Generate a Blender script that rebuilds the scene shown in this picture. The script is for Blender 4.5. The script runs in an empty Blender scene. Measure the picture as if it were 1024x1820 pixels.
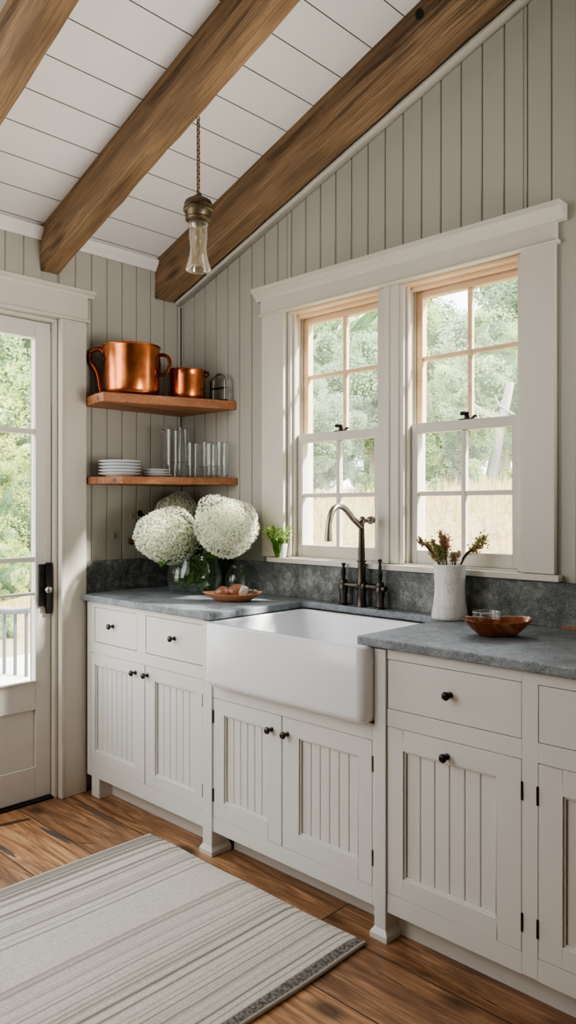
import bpy, bmesh, math, random
from mathutils import Vector, Matrix
random.seed(7)
R = math.radians
scene = bpy.context.scene
COL = scene.collection

# ------------------------------------------------------------------ node helpers
def new_mat(name):
    m = bpy.data.materials.new(name); m.use_nodes = True
    nt = m.node_tree; nt.nodes.clear()
    out = nt.nodes.new('ShaderNodeOutputMaterial')
    return m, nt, out
def nd(nt, typ, ins=None, **props):
    n = nt.nodes.new(typ)
    for k, v in props.items(): setattr(n, k, v)
    for k, v in (ins or {}).items():
        if isinstance(v, bpy.types.NodeSocket): nt.links.new(v, n.inputs[k])
        else: n.inputs[k].default_value = v
    return n
def c4(c): return (c[0], c[1], c[2], 1.0)
def srgb(r, g, b):
    f = lambda v: (v/255/12.92) if v/255 <= .04045 else ((v/255+.055)/1.055)**2.4
    return (f(r), f(g), f(b))
def coords(nt, scale=(1,1,1), loc=(0,0,0), rot=(0,0,0)):
    tc = nd(nt, 'ShaderNodeTexCoord')
    mp = nd(nt, 'ShaderNodeMapping', {'Vector': tc.outputs['Object'], 'Scale': scale, 'Location': loc, 'Rotation': rot})
    return mp.outputs['Vector']
def noise(nt, vec, scale, detail=4, rough=.55, dist=0):
    return nd(nt, 'ShaderNodeTexNoise', {'Vector': vec, 'Scale': scale, 'Detail': detail, 'Roughness': rough, 'Distortion': dist}).outputs['Fac']
def ramp(nt, fac, stops, interp='LINEAR'):
    n = nd(nt, 'ShaderNodeValToRGB', {'Fac': fac}); cr = n.color_ramp; cr.interpolation = interp
    while len(cr.elements) < len(stops): cr.elements.new(.5)
    for e, (p, c) in zip(cr.elements, stops):
        e.position = p; e.color = c4(c) if len(c) == 3 else c
    return n.outputs['Color']
def mix(nt, fac, a, b, blend='MIX'):
    n = nt.nodes.new('ShaderNodeMix'); n.data_type = 'RGBA'; n.blend_type = blend
    for idx, v in ((0, fac), (6, a), (7, b)):
        if isinstance(v, bpy.types.NodeSocket): nt.links.new(v, n.inputs[idx])
        else: n.inputs[idx].default_value = c4(v) if isinstance(v, tuple) else v
    return n.outputs[2]
def math_n(nt, op, a, b=0.0):
    return nd(nt, 'ShaderNodeMath', {0: a, 1: b}, operation=op).outputs[0]
def bump(nt, h, strength=.2, dist=.01):
    return nd(nt, 'ShaderNodeBump', {'Height': h, 'Strength': strength, 'Distance': dist}).outputs['Normal']
def principled(nt, out, base, rough=.5, metal=0.0, normal=None, **kw):
    p = nd(nt, 'ShaderNodeBsdfPrincipled', {'Roughness': rough, 'Metallic': metal})
    if isinstance(base, bpy.types.NodeSocket): nt.links.new(base, p.inputs['Base Color'])
    else: p.inputs['Base Color'].default_value = c4(base)
    if normal: nt.links.new(normal, p.inputs['Normal'])
    for k, v in kw.items(): p.inputs[k].default_value = v
    nt.links.new(p.outputs[0], out.inputs[0])
    return p

def paint(name, col, rough=.45, var=.06, bmp=.05):
    m, nt, out = new_mat(name); v = coords(nt)
    n1 = noise(nt, v, 3.0, 5); n2 = noise(nt, v, 140, 3)
    c = mix(nt, n1, tuple(x*(1-var) for x in col), tuple(min(1, x*(1+var)) for x in col))
    principled(nt, out, c, rough, normal=bump(nt, n2, bmp, .002))
    return m
def wood(name, dark, mid, light, axis=0, rough=.6, knots=True, scale=1.0, bmp=.35):
    """grain runs along the local axis given"""
    m, nt, out = new_mat(name)
    s = [11*scale]*3; s[axis] = 1.0*scale
    v = coords(nt, tuple(s))
    s2 = [150*scale]*3; s2[axis] = 5.0*scale
    vf = coords(nt, tuple(s2))
    big = noise(nt, v, 1.1, 8, .62, 1.1)
    fine = noise(nt, vf, 1.0, 6, .65, .3)
    base = ramp(nt, big, [(.26, dark), (.47, mid), (.70, light)])
    pt_ = noise(nt, coords(nt, (2.2, 2.2, 2.2), (5, 2, 1)), 1.0, 4)
    base = mix(nt, math_n(nt, 'MULTIPLY', pt_, .5), base, tuple(.55*x + .45*sum(mid)/3 for x in mid))
    fs_ = ramp(nt, fine, [(.40, (1, 1, 1)), (.56, (0, 0, 0))])
    base = mix(nt, math_n(nt, 'MULTIPLY', fs_, .6), base, tuple(x*1.3 for x in dark), 'MIX')
    sc = [16*scale]*3; sc[axis] = .8*scale
    ck = noise(nt, coords(nt, tuple(sc), (3.1, 1.7, .4)), 1.0, 5, .7, .6)
    crack = ramp(nt, ck, [(.33, (1, 1, 1)), (.41, (0, 0, 0))])
    base = mix(nt, math_n(nt, 'MULTIPLY', crack, .75 if knots else .1), base, tuple(x*.35 for x in dark))
    if knots:
        sk = [5.2*scale]*3; sk[axis] = 2.2*scale
        vo = nd(nt, 'ShaderNodeTexVoronoi', {'Vector': coords(nt, tuple(sk), (.3, .2, .7)), 'Scale': 1.0}).outputs['Distance']
        kn = ramp(nt, vo, [(.06, (1, 1, 1)), (.17, (0, 0, 0))])
        base = mix(nt, math_n(nt, 'MULTIPLY', kn, .85), base, tuple(x*.18 for x in dark))
    h = math_n(nt, 'ADD', math_n(nt, 'MULTIPLY', big, .6), math_n(nt, 'MULTIPLY', fine, .5))
    principled(nt, out, base, rough, normal=bump(nt, h, bmp, .01))
    return m
def stone(name, lo, mid, hi, rough=.6, speck=.5, scale=1.0):
    m, nt, out = new_mat(name); v = coords(nt)
    a = noise(nt, v, 5.5*scale, 8, .68, .4); b = noise(nt, v, 150*scale, 4, .7); c_ = noise(nt, v, 26*scale, 6, .7)
    base = ramp(nt, math_n(nt, 'ADD', math_n(nt, 'MULTIPLY', a, .6), math_n(nt, 'MULTIPLY', c_, .4)), [(.36, lo), (.5, mid), (.66, hi)])
    sp = ramp(nt, b, [(.56, (0, 0, 0)), (.68, (1, 1, 1))])
    base = mix(nt, math_n(nt, 'MULTIPLY', sp, speck), base, tuple(min(1, x*2.1) for x in hi))
    sp2 = ramp(nt, b, [(.34, (1, 1, 1)), (.43, (0, 0, 0))])
    base = mix(nt, math_n(nt, 'MULTIPLY', sp2, speck), base, tuple(x*.35 for x in lo))
    principled(nt, out, base, rough, normal=bump(nt, math_n(nt, 'ADD', b, c_), .3, .004))
    return m
def metal(name, col, rough=.35, var=.4, metallic=1.0, scale=18):
    m, nt, out = new_mat(name); v = coords(nt)
    n1 = noise(nt, v, scale, 6, .6)
    c = ramp(nt, n1, [(.3, tuple(x*(1-var) for x in col)), (.7, tuple(min(1, x*(1+var*.6)) for x in col))])
    rr = nd(nt, 'ShaderNodeMapRange', {'Value': n1, 'To Min': max(.03, rough-.1), 'To Max': rough+.12}).outputs[0]
    p = principled(nt, out, c, rough, metallic, normal=bump(nt, n1, .06, .003))
    nt.links.new(rr, p.inputs['Roughness'])
    return m
def thin_glass(name, tint=(1, 1, 1), haze=0.0, gloss=1.0, hazecol=(.9, .95, .93)):
    """clear sheet: passes light straight on, mirrors by Fresnel, a little haze scatters"""
    m, nt, out = new_mat(name)
    tr = nd(nt, 'ShaderNodeBsdfTransparent', {'Color': c4(tint)})
    gl = nd(nt, 'ShaderNodeBsdfGlossy', {'Roughness': .02, 'Color': (1, 1, 1, 1)})
    fc = nd(nt, 'ShaderNodeLayerWeight', {'Blend': .5}).outputs['Facing']
    f = math_n(nt, 'MULTIPLY', math_n(nt, 'ADD', math_n(nt, 'POWER', fc, 4.0), .035), gloss)
    f = math_n(nt, 'MINIMUM', f, .95)
    s = nd(nt, 'ShaderNodeMixShader', {0: f, 1: tr.outputs[0], 2: gl.outputs[0]})
    if haze:
        n = noise(nt, coords(nt), 7, 5)
        tl = nd(nt, 'ShaderNodeBsdfTranslucent', {'Color': c4(hazecol)})
        s = nd(nt, 'ShaderNodeMixShader', {0: math_n(nt, 'MULTIPLY', n, haze*2), 1: s.outputs[0], 2: tl.outputs[0]})
    nt.links.new(s.outputs[0], out.inputs[0])
    return m
def leaf(name, a, b, trans=.45, scale=1.2):
    m, nt, out = new_mat(name); v = coords(nt)
    c = ramp(nt, noise(nt, v, scale, 4, .7), [(.32, a), (.68, b)])
    d = nd(nt, 'ShaderNodeBsdfDiffuse', {'Color': c}); t = nd(nt, 'ShaderNodeBsdfTranslucent', {'Color': c})
    s = nd(nt, 'ShaderNodeMixShader', {0: trans, 1: d.outputs[0], 2: t.outputs[0]})
    nt.links.new(s.outputs[0], out.inputs[0])
    return m

# ------------------------------------------------------------------ materials
M = {}
M['wall'] = paint('greige_wall_paint', srgb(178, 175, 164), .55, .03)
M['trim'] = paint('trim_paint', srgb(206, 200, 188), .42, .03)
M['cab'] = paint('cabinet_paint', srgb(221, 219, 213), .42, .03)
M['ceil'] = paint('ceiling_paint', srgb(233, 229, 225), .6, .025)
M['door'] = paint('door_paint', srgb(214, 210, 202), .42, .03)
M['beam'] = wood('hewn_beam_wood', srgb(84, 64, 44), srgb(148, 116, 80), srgb(190, 158, 118), 0, .75, True, .8, .6)
M['shelf'] = wood('shelf_wood', srgb(122, 74, 40), srgb(170, 108, 64), srgb(198, 140, 92), 1, .5, True, 1.3, .3)
M['pine'] = wood('pine_sash_wood', srgb(206, 172, 134), srgb(230, 200, 164), srgb(240, 216, 184), 0, .5, False, 1.5, .1)
M['counter'] = stone('counter_soapstone', srgb(92, 97, 101), srgb(124, 130, 135), srgb(158, 163, 166), .5, .6, 1.8)
M['splash'] = stone('backsplash_slate', srgb(48, 50, 48), srgb(92, 95, 92), srgb(154, 156, 150), .6, .55, 1.3)
M['bronze'] = metal('dark_bronze', srgb(84, 78, 71), .34, .35)
M['black'] = metal('black_iron', srgb(54, 52, 50), .38, .3, .9)
M['pewter'] = metal('aged_pewter', srgb(150, 140, 134), .34, .2)
M['brass'] = metal('aged_brass', srgb(136, 112, 82), .4, .45)
M['oldcap'] = metal('tarnished_cap', srgb(104, 92, 74), .42, .55, .9, 40)
M['copper'] = metal('aged_copper', srgb(204, 128, 82), .24, .38, 1.0, 9)
M['copperdark'] = metal('dark_copper', srgb(130, 66, 38), .35, .35, 1.0, 14)
M['steel'] = metal('brushed_steel', srgb(150, 146, 142), .3, .2)
M['china'] = paint('white_china', srgb(228, 229, 231), .18, .02, .0)
M['porcelain'] = paint('sink_fireclay', srgb(236, 237, 240), .16, .015, .01)
M['dark'] = paint('dark_gap', (.012, .012, .012), .8, .1)
M['glass'] = thin_glass('window_glass', (1, 1, 1), .032)
M['doorglass'] = thin_glass('door_glass', (1, 1, 1), .03)
M['clear'] = thin_glass('clear_glassware', (.97, .98, .975), 0, 1.15)
M['greenglass'] = thin_glass('vase_glass', (.92, .96, .93), .04, 1.2)
M['frost'] = thin_glass('lamp_glass', (.97, .96, .93), .10, 2.4, (.95, .9, .82))
M['terracotta'] = paint('terracotta', srgb(206, 146, 104), .5, .12, .1)
M['shellb'] = metal('brown_shell', srgb(170, 120, 92), .3, .4, .15, 30)
M['shellw'] = metal('pearly_shell', srgb(206, 194, 188), .25, .3, .1, 40)
M['pebble'] = stone('pebble_stone', srgb(88, 80, 74), srgb(150, 142, 132), srgb(205, 198, 188), .5, .4, 8)
M['stem'] = leaf('green_stem', srgb(70, 105, 40), srgb(120, 150, 62), .2, 20)
M['leafd'] = leaf('dark_leaf', srgb(52, 92, 40), srgb(120, 156, 76), .35, 14)
M['petal'] = leaf('hydrangea_petal', srgb(232, 236, 214), srgb(252, 252, 244), .35, 30)
M['petalcore'] = leaf('hydrangea_core', srgb(186, 196, 150), srgb(222, 228, 196), .2, 14)
M['chive'] = leaf('chive_green', srgb(80, 140, 24), srgb(150, 196, 60), .35, 30)
M['chivef'] = leaf('chive_tip', srgb(140, 180, 84), srgb(218, 232, 176), .35, 60)
M['dry'] = leaf('dried_stem', srgb(92, 74, 54), srgb(142, 122, 92), .1, 20)
M['dryf'] = leaf('dried_flower', srgb(150, 130, 100), srgb(198, 180, 144), .45, 60)
M['dryrose'] = leaf('dried_rose_flower', srgb(176, 124, 100), srgb(212, 170, 144), .45, 60)
M['drygreen'] = leaf('dried_green_flower', srgb(136, 136, 92), srgb(196, 192, 140), .45, 60)
M['tree_a'] = leaf('tree_leaf_blue_green', srgb(112, 142, 108), srgb(206, 220, 186), .5, 1.6)
M['tree_b'] = leaf('tree_leaf_mid_green', srgb(120, 150, 94), srgb(214, 226, 174), .5, 1.8)
M['tree_c'] = leaf('tree_leaf_yellow_green', srgb(146, 170, 84), srgb(228, 232, 160), .5, 1.7)
M['core'] = leaf('tree_core_shade', srgb(60, 86, 56), srgb(130, 154, 108), .25, 9)  # darkened in colour so openings between leaves read as shade
M['bark'] = wood('pale_bark', srgb(132, 122, 108), srgb(186, 178, 166), srgb(214, 208, 198), 2, .8, False, .6, .5)
M['rail'] = paint('grey_rail', srgb(66, 71, 75), .5, .06)

def mat_crackle():
    m, nt, out = new_mat('crackled_white_glaze'); v = coords(nt, (70, 70, 16))
    n1 = noise(nt, v, 1.3, 6, .75, 2.2); n2 = noise(nt, coords(nt, (26, 26, 5)), 1.0, 5, .7, .8)
    vo = nd(nt, 'ShaderNodeTexVoronoi', {'Vector': coords(nt, (120, 120, 60)), 'Scale': 1.0}, feature='DISTANCE_TO_EDGE').outputs['Distance']
    line = ramp(nt, vo, [(.0, (1, 1, 1)), (.06, (0, 0, 0))])
    c = ramp(nt, math_n(nt, 'ADD', math_n(nt, 'MULTIPLY', n1, .5), math_n(nt, 'MULTIPLY', n2, .5)), [(.36, srgb(206, 201, 196)), (.5, srgb(236, 234, 230)), (.6, srgb(248, 247, 245))])
    c = mix(nt, math_n(nt, 'MULTIPLY', line, .35), c, srgb(168, 158, 148))
    principled(nt, out, c, .16, normal=bump(nt, math_n(nt, 'ADD', n1, n2), .5, .006))
    return m
M['crackle'] = mat_crackle()

def mat_rosewood():
    m, nt, out = new_mat('polished_rosewood'); v = coords(nt, (22, 4, 4))
    n1 = noise(nt, v, 1.2, 5, .6, .4)
    c = ramp(nt, n1, [(.3, srgb(96, 48, 26)), (.55, srgb(146, 82, 48)), (.75, srgb(196, 138, 98))])
    principled(nt, out, c, .18, .25)
    return m
M['rosewood'] = mat_rosewood()

def mat_floor():
    m, nt, out = new_mat('wide_plank_floor'); v = coords(nt, (1, 1, 1), (.55, .655, 0))
    br = nd(nt, 'ShaderNodeTexBrick', {'Vector': v, 'Color1': (0, 0, 0, 1), 'Color2': (1, 1, 1, 1), 'Mortar': (.5, .5, .5, 1), 'Scale': 1.0,
            'Mortar Size': .0022, 'Mortar Smooth': .3, 'Bias': 0, 'Brick Width': 3.3, 'Row Height': .235}, offset=.37, offset_frequency=3)
    tone = br.outputs['Color']
    sep = nd(nt, 'ShaderNodeSeparateColor', {0: tone}).outputs[0]
    shift = nd(nt, 'ShaderNodeCombineXYZ', {0: math_n(nt, 'MULTIPLY', sep, 7.3), 1: math_n(nt, 'MULTIPLY', sep, 3.1), 2: sep}).outputs[0]
    vv = nd(nt, 'ShaderNodeVectorMath', {0: v, 1: shift}, operation='ADD').outputs[0]
    g1 = nd(nt, 'ShaderNodeMapping', {'Vector': vv, 'Scale': (1.3, 10, 1)}).outputs[0]
    g2 = nd(nt, 'ShaderNodeMapping', {'Vector': vv, 'Scale': (4, 90, 1)}).outputs[0]
    big = noise(nt, g1, 1.5, 8, .6, 1.6); fine = noise(nt, g2, 1.0, 6, .65, .4)
    base = ramp(nt, big, [(.27, srgb(106, 80, 60)), (.48, srgb(174, 138, 106)), (.70, srgb(222, 186, 148))])
    base = mix(nt, math_n(nt, 'MULTIPLY', ramp(nt, fine, [(.38, (1, 1, 1)), (.6, (0, 0, 0))]), .55), base, srgb(92, 64, 44), 'MIX')
    base = mix(nt, .6, base, ramp(nt, sep, [(.1, srgb(150, 128, 108)), (.5, srgb(188, 170, 150)), (.9, srgb(214, 196, 176))]), 'OVERLAY')
    ck = noise(nt, nd(nt, 'ShaderNodeMapping', {'Vector': vv, 'Scale': (1.6, 17, 1)}).outputs[0], 1.3, 5, .72, .8)
    crack = ramp(nt, ck, [(.33, (1, 1, 1)), (.385, (0, 0, 0))])
    base = mix(nt, math_n(nt, 'MULTIPLY', crack, .8), base, srgb(46, 36, 32))
    vo = nd(nt, 'ShaderNodeTexVoronoi', {'Vector': nd(nt, 'ShaderNodeMapping', {'Vector': vv, 'Scale': (2.4, 5, 1)}).outputs[0], 'Scale': 1.0}).outputs['Distance']
    kn = ramp(nt, vo, [(.07, (1, 1, 1)), (.20, (0, 0, 0))])
    base = mix(nt, math_n(nt, 'MULTIPLY', kn, .8), base, srgb(44, 28, 18))
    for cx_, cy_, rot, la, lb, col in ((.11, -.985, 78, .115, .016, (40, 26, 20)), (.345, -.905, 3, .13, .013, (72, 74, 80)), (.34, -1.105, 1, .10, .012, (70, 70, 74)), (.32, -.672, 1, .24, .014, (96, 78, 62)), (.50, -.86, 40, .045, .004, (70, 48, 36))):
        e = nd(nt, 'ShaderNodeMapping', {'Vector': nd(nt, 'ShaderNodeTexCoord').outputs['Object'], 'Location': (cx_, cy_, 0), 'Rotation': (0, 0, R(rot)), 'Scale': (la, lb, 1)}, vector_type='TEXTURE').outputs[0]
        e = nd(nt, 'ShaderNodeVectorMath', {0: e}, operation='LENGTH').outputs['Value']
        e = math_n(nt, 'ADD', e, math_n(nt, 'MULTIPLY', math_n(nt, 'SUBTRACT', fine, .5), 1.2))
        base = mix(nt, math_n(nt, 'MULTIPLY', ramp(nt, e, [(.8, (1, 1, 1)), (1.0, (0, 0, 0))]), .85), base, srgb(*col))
    base = mix(nt, br.outputs['Fac'], base, srgb(30, 20, 14))
    h = math_n(nt, 'SUBTRACT', math_n(nt, 'ADD', math_n(nt, 'MULTIPLY', big, .5), math_n(nt, 'MULTIPLY', fine, .3)), br.outputs['Fac'])
    rr = nd(nt, 'ShaderNodeMapRange', {'Value': big, 'To Min': .30, 'To Max': .5}).outputs[0]
    p = principled(nt, out, base, .4, normal=bump(nt, h, .35, .006)); nt.links.new(rr, p.inputs['Roughness'])
    return m
M['floor'] = mat_floor()

def mat_rug():
    m, nt, out = new_mat('striped_flatweave'); v = coords(nt)
    sx = nd(nt, 'ShaderNodeSeparateXYZ', {0: v})
    wob = noise(nt, coords(nt, (3, 1.3, 1)), 1.5, 3)
    x = math_n(nt, 'ADD', sx.outputs[0], math_n(nt, 'MULTIPLY', wob, .012))
    n1 = nd(nt, 'ShaderNodeTexNoise', {'W': x, 'Scale': 52, 'Detail': 4, 'Roughness': .65}, noise_dimensions='1D').outputs['Fac']
    n2 = nd(nt, 'ShaderNodeTexNoise', {'W': x, 'Scale': 7, 'Detail': 2}, noise_dimensions='1D').outputs['Fac']
    # object x runs from -.545 (left edge) to +.545 (right edge); denser stripes near both ends
    edge = ramp(nt, math_n(nt, 'ABSOLUTE', math_n(nt, 'ADD', sx.outputs[0], -.02)), [(.12, (.05, .05, .05)), (.5, (.55, .55, .55))])
    s = math_n(nt, 'ADD', math_n(nt, 'MULTIPLY', n1, 1.0), math_n(nt, 'MULTIPLY', n2, .55))
    s = math_n(nt, 'ADD', s, math_n(nt, 'MULTIPLY', edge, .22))
    st = ramp(nt, s, [(.82, (0, 0, 0)), (.92, (.6, .6, .6)), (1.02, (1, 1, 1))])
    base = mix(nt, st, srgb(242, 234, 222), srgb(158, 149, 140))
    weave = noise(nt, coords(nt, (60, 200, 60)), 2.0, 3, .7)
    base = mix(nt, math_n(nt, 'MULTIPLY', ramp(nt, weave, [(.35, (1, 1, 1)), (.6, (0, 0, 0))]), .35), base, srgb(128, 120, 110))
    # dark speckled border along the right edge
    bd = ramp(nt, sx.outputs[0], [(.508, (0, 0, 0)), (.513, (1, 1, 1))])
    spk = ramp(nt, noise(nt, v, 110, 3, .7), [(.36, srgb(84, 80, 77)), (.62, srgb(158, 151, 142))])
    base = mix(nt, bd, base, spk)
    principled(nt, out, base, .95, normal=bump(nt, math_n(nt, 'ADD', weave, n1), .6, .006))
    return m
M['rug'] = mat_rug()
M['bind'] = paint('rug_binding', srgb(170, 162, 150), .95, .15, .5)

def mat_ground():
    m, nt, out = new_mat('dry_meadow'); v = coords(nt)
    n1 = noise(nt, v, 1.1, 8, .7); n2 = noise(nt, v, 14, 6, .75)
    a = ramp(nt, n1, [(.32, srgb(142, 156, 92)), (.5, srgb(186, 166, 122)), (.66, srgb(196, 148, 116))])
    a = mix(nt, math_n(nt, 'MULTIPLY', ramp(nt, n2, [(.4, (0, 0, 0)), (.6, (1, 1, 1))]), .6), a, srgb(150, 146, 104), 'MIX')
    principled(nt, out, a, .9, normal=bump(nt, n2, .6, .1))
    return m
M['ground'] = mat_ground()
M['drygrass'] = leaf('dry_grass', srgb(176, 172, 110), srgb(226, 186, 148), .4, 1.1)
M['deck'] = paint('pale_deck', srgb(214, 208, 196), .6, .08, .1)

# ------------------------------------------------------------------ mesh builder
ident = lambda u, v, w: (u, v, w)
def front(y0): return lambda u, v, w: (u, y0 - w, v)       # u = x, v = z, w = out into the room
def leftw(x0=0): return lambda u, v, w: (x0 + w, u, v)     # u = y, v = z, w = out into the room
class B:
    def __init__(s, mp=None): s.bm = bmesh.new(); s.m = mp or ident
    def V(s, p): return s.bm.verts.new(s.m(*p))
    def F(s, vs):
        try: return s.bm.faces.new(vs)
        except ValueError: return None
    def prism(s, ring0, ring1):
        a = [s.V(p) for p in ring0]; b = [s.V(p) for p in ring1]; n = len(a)
        s.F(a[::-1]); s.F(b)
        for i in range(n): s.F([a[i], a[(i+1) % n], b[(i+1) % n], b[i]])
        return s
    def box(s, u0, u1, v0, v1, w0, w1):
        return s.prism([(u0, v0, w0), (u1, v0, w0), (u1, v1, w0), (u0, v1, w0)], [(u0, v0, w1), (u1, v0, w1), (u1, v1, w1), (u0, v1, w1)])
    def board(s, u0, u1, v0, v1, w0, w1, ch=.003, top=None, bot=None):
        prof = [(u0, w0), (u1, w0), (u1, w1-ch), (u1-ch, w1), (u0+ch, w1), (u0, w1-ch)]
        tf = top or (lambda u: v1); bf = bot or (lambda u: v0)
        return s.prism([(u, bf(u), w) for u, w in prof], [(u, tf(u), w) for u, w in prof])
    def extrude_u(s, prof, u0, u1):                        # prof: (v, w) polygon
        return s.prism([(u0, v, w) for v, w in prof], [(u1, v, w) for v, w in prof])
    def loft(s, rings, cap0=True, cap1=True):
        vs = [[s.V(p) for p in r] for r in rings]
        for a, b in zip(vs, vs[1:]):
            n = len(a)
            for i in range(n): s.F([a[i], a[(i+1) % n], b[(i+1) % n], b[i]])
        if cap0: s.F(vs[0][::-1])
        if cap1: s.F(vs[-1])
        return s
    def lathe(s, prof, c=(0, 0, 0), n=32, sx=1, sy=1, cap0=True, cap1=True, wob=None):
        rings = []
        for r, z in prof:
            ring = []
            for i in range(n):
                a = 2*math.pi*i/n; k = wob(a, r, z) if wob else 1
                ring.append((c[0]+r*sx*k*math.cos(a), c[1]+r*sy*k*math.sin(a), c[2]+z))
            rings.append(ring)
        return s.loft(rings, cap0, cap1)
    def tube(s, pts, rad, n=10, flat=1.0):
        pts = [Vector(p) for p in pts]; rs = rad if isinstance(rad, (list, tuple)) else [rad]*len(pts)
        t0 = (pts[1]-pts[0]).normalized(); up = Vector((0, 0, 1)) if abs(t0.z) < .9 else Vector((1, 0, 0))
        nrm = (up - t0*up.dot(t0)).normalized(); rings = []
        for i, p in enumerate(pts):
            t = (pts[min(i+1, len(pts)-1)] - pts[max(i-1, 0)]).normalized()
            nrm = (nrm - t*nrm.dot(t)).normalized(); bn = t.cross(nrm)
            rings.append([tuple(p + (nrm*math.cos(2*math.pi*k/n) + bn*math.sin(2*math.pi*k/n)*flat)*rs[i]) for k in range(n)])
        return s.loft(rings)
    def cyl(s, a, b, r, n=20): return s.tube([a, b], r, n)
    def ball(s, c, r, seg=16, sx=1, sy=1, sz=1):
        prof = [(max(1e-4, r*math.sin(math.pi*i/seg)), -r*sz*math.cos(math.pi*i/seg)) for i in range(seg+1)]
        return s.lathe(prof, c, seg*2, sx, sy)
    def build(s, name, mat, parent=None, bevel=0.0, smooth=False, seg=2, origin=None):
        bmesh.ops.remove_doubles(s.bm, verts=s.bm.verts, dist=1e-6)
        bmesh.ops.recalc_face_normals(s.bm, faces=s.bm.faces)
        me = bpy.data.meshes.new(name); s.bm.to_mesh(me); s.bm.free()
        return link(name, me, mat, parent, bevel, smooth, seg, origin)
def world_loc(o):
    p = Vector((0, 0, 0))
    while o: p += o.location; o = o.parent
    return p
def link(name, me, mat, parent=None, bevel=0.0, smooth=False, seg=2, origin=None):
    o = bpy.data.objects.new(name, me); COL.objects.link(o)
    if parent:
        o.parent = parent; off = world_loc(parent)
    else:
        if origin is None:
            xs = [v.co for v in me.vertices]
            lo = [min(c[k] for c in xs) for k in range(3)]; hi = [max(c[k] for c in xs) for k in range(3)]
            origin = ((lo[0]+hi[0])/2, (lo[1]+hi[1])/2, lo[2])
        off = Vector(origin); o.location = off
    me.transform(Matrix.Translation(-off))
    me.materials.append(M[mat])
    if smooth:
        me.polygons.foreach_set('use_smooth', [True]*len(me.polygons))
        me.set_sharp_from_angle(angle=R(smooth if smooth is not True else 40))
    if bevel:
        b = o.modifiers.new('bevel', 'BEVEL'); b.width = bevel; b.segments = seg; b.limit_method = 'ANGLE'; b.angle_limit = R(35)
    return o
def tag(o, label=None, cat=None, group=None, kind=None):
    if label: o['label'] = label
    if cat: o['category'] = cat
    if group: o['group'] = group
    if kind: o['kind'] = kind
    return o
def thing(name, label, cat, loc, group=None):
    o = bpy.data.objects.new(name, None); COL.objects.link(o); o.location = loc; o.empty_display_size = .05
    return tag(o, label, cat, group)
def struct_root(name, loc):
    o = bpy.data.objects.new(name, None); COL.objects.link(o); o.location = loc; o['kind'] = 'structure'
    return o
def struct(o): o['kind'] = 'structure'; return o
def pydata(name, verts, faces, mat, parent=None, origin=None, smooth=False):
    me = bpy.data.meshes.new(name); me.from_pydata(verts, [], faces); me.update()
    return link(name, me, mat, parent, 0, smooth, 2, origin)
def copy_tree(o, parent=None):
    c = o.copy(); COL.objects.link(c)
    if parent: c.parent = parent
    for ch in list(o.children): copy_tree(ch, c)
    return c

# ================================================================== THE ROOM
SL = .356                       # rise of the ceiling per metre along x
CEIL = lambda x: 2.555 + SL*x
BB = lambda x: 2.36 + SL*x      # underside of the beams
RX, RY = 4.4, -4.3              # right wall and back wall (out of frame)
WX0, WX1, WZ0, WZ1 = .766, 1.90, 1.09, 2.19      # window opening
DY0, DY1, DZ1 = -1.62, -.70, 2.165               # door opening

# floor
struct(B().box(-.16, RX, RY, .16, -.06, 0).build('floor', 'floor', origin=(0, 0, 0)))

# window wall: backing around the opening plus vertical V-groove boards
def gable(b, x0, x1, z0, y0=.006, y1=.16):
    b.prism([(x0, y0, z0), (x1, y0, z0), (x1, y0, CEIL(x1)+.02), (x0, y0, CEIL(x0)+.02)], [(x0, y1, z0), (x1, y1, z0), (x1, y1, CEIL(x1)+.02), (x0, y1, CEIL(x0)+.02)])
b = B(); gable(b, -.16, WX0, 0); gable(b, WX1, RX+.1, 0); gable(b, WX0, WX1, WZ1); b.box(WX0, WX1, .006, .16, 0, WZ0)
b.m = front(.006)
x = .794 - .0861*10
while x < RX:
    u0, u1 = max(x, .001)+.0012, x + .0861 - .0012
    if u1 > .01:
        top = lambda u: CEIL(u) - .002
        if u1 <= WX0 or u0 >= WX1: b.board(u0, u1, 0, 0, 0, .006, .0035, top, lambda u: .002)
        elif u0 < WX0: b.board(u0, WX0, 0, 0, 0, .006, .003, top, lambda u: .002)
        elif u1 > WX1: b.board(WX1, u1, 0, 0, 0, .006, .003, top, lambda u: .002)
        if u0 >= WX0-.09 and u1 <= WX1+.09 and not (u1 <= WX0 or u0 >= WX1):
            b.board(max(u0, WX0), min(u1, WX1), 0, 0, 0, .006, .0035, top, lambda u: WZ1+.002)
            b.board(max(u0, WX0), min(u1, WX1), .002, WZ0-.002, 0, .006, .0035)
    x += .0861
struct(b.build('wall_back', 'wall', origin=(0, 0, 0)))

# left wall
b = B(leftw(-.006))
b.box(DY1, 0, 0, 2.575, -.154, 0); b.box(RY, DY0, 0, 2.575, -.154, 0); b.box(DY0, DY1, DZ1, 2.575, -.154, 0)
y = -.022
while y > RY:
    u0, u1 = y - .084 + .0012, y - .0012
    if u0 >= DY1: b.board(u0, u1, .002, 2.55, 0, .006, .0035)
    elif u1 > DY1: b.board(DY1, u1, .002, 2.55, 0, .006, .0035)
    elif u1 <= DY0: b.board(u0, u1, .002, 2.55, 0, .006, .0035)
    else: b.board(u0, u1, DZ1+.005, 2.55, 0, .006, .0035)
    y -= .084
b.board(-.0208, -.001, .002, 2.55, 0, .006, .003)
struct(b.build('wall_left', 'wall', origin=(0, 0, 0)))

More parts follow.
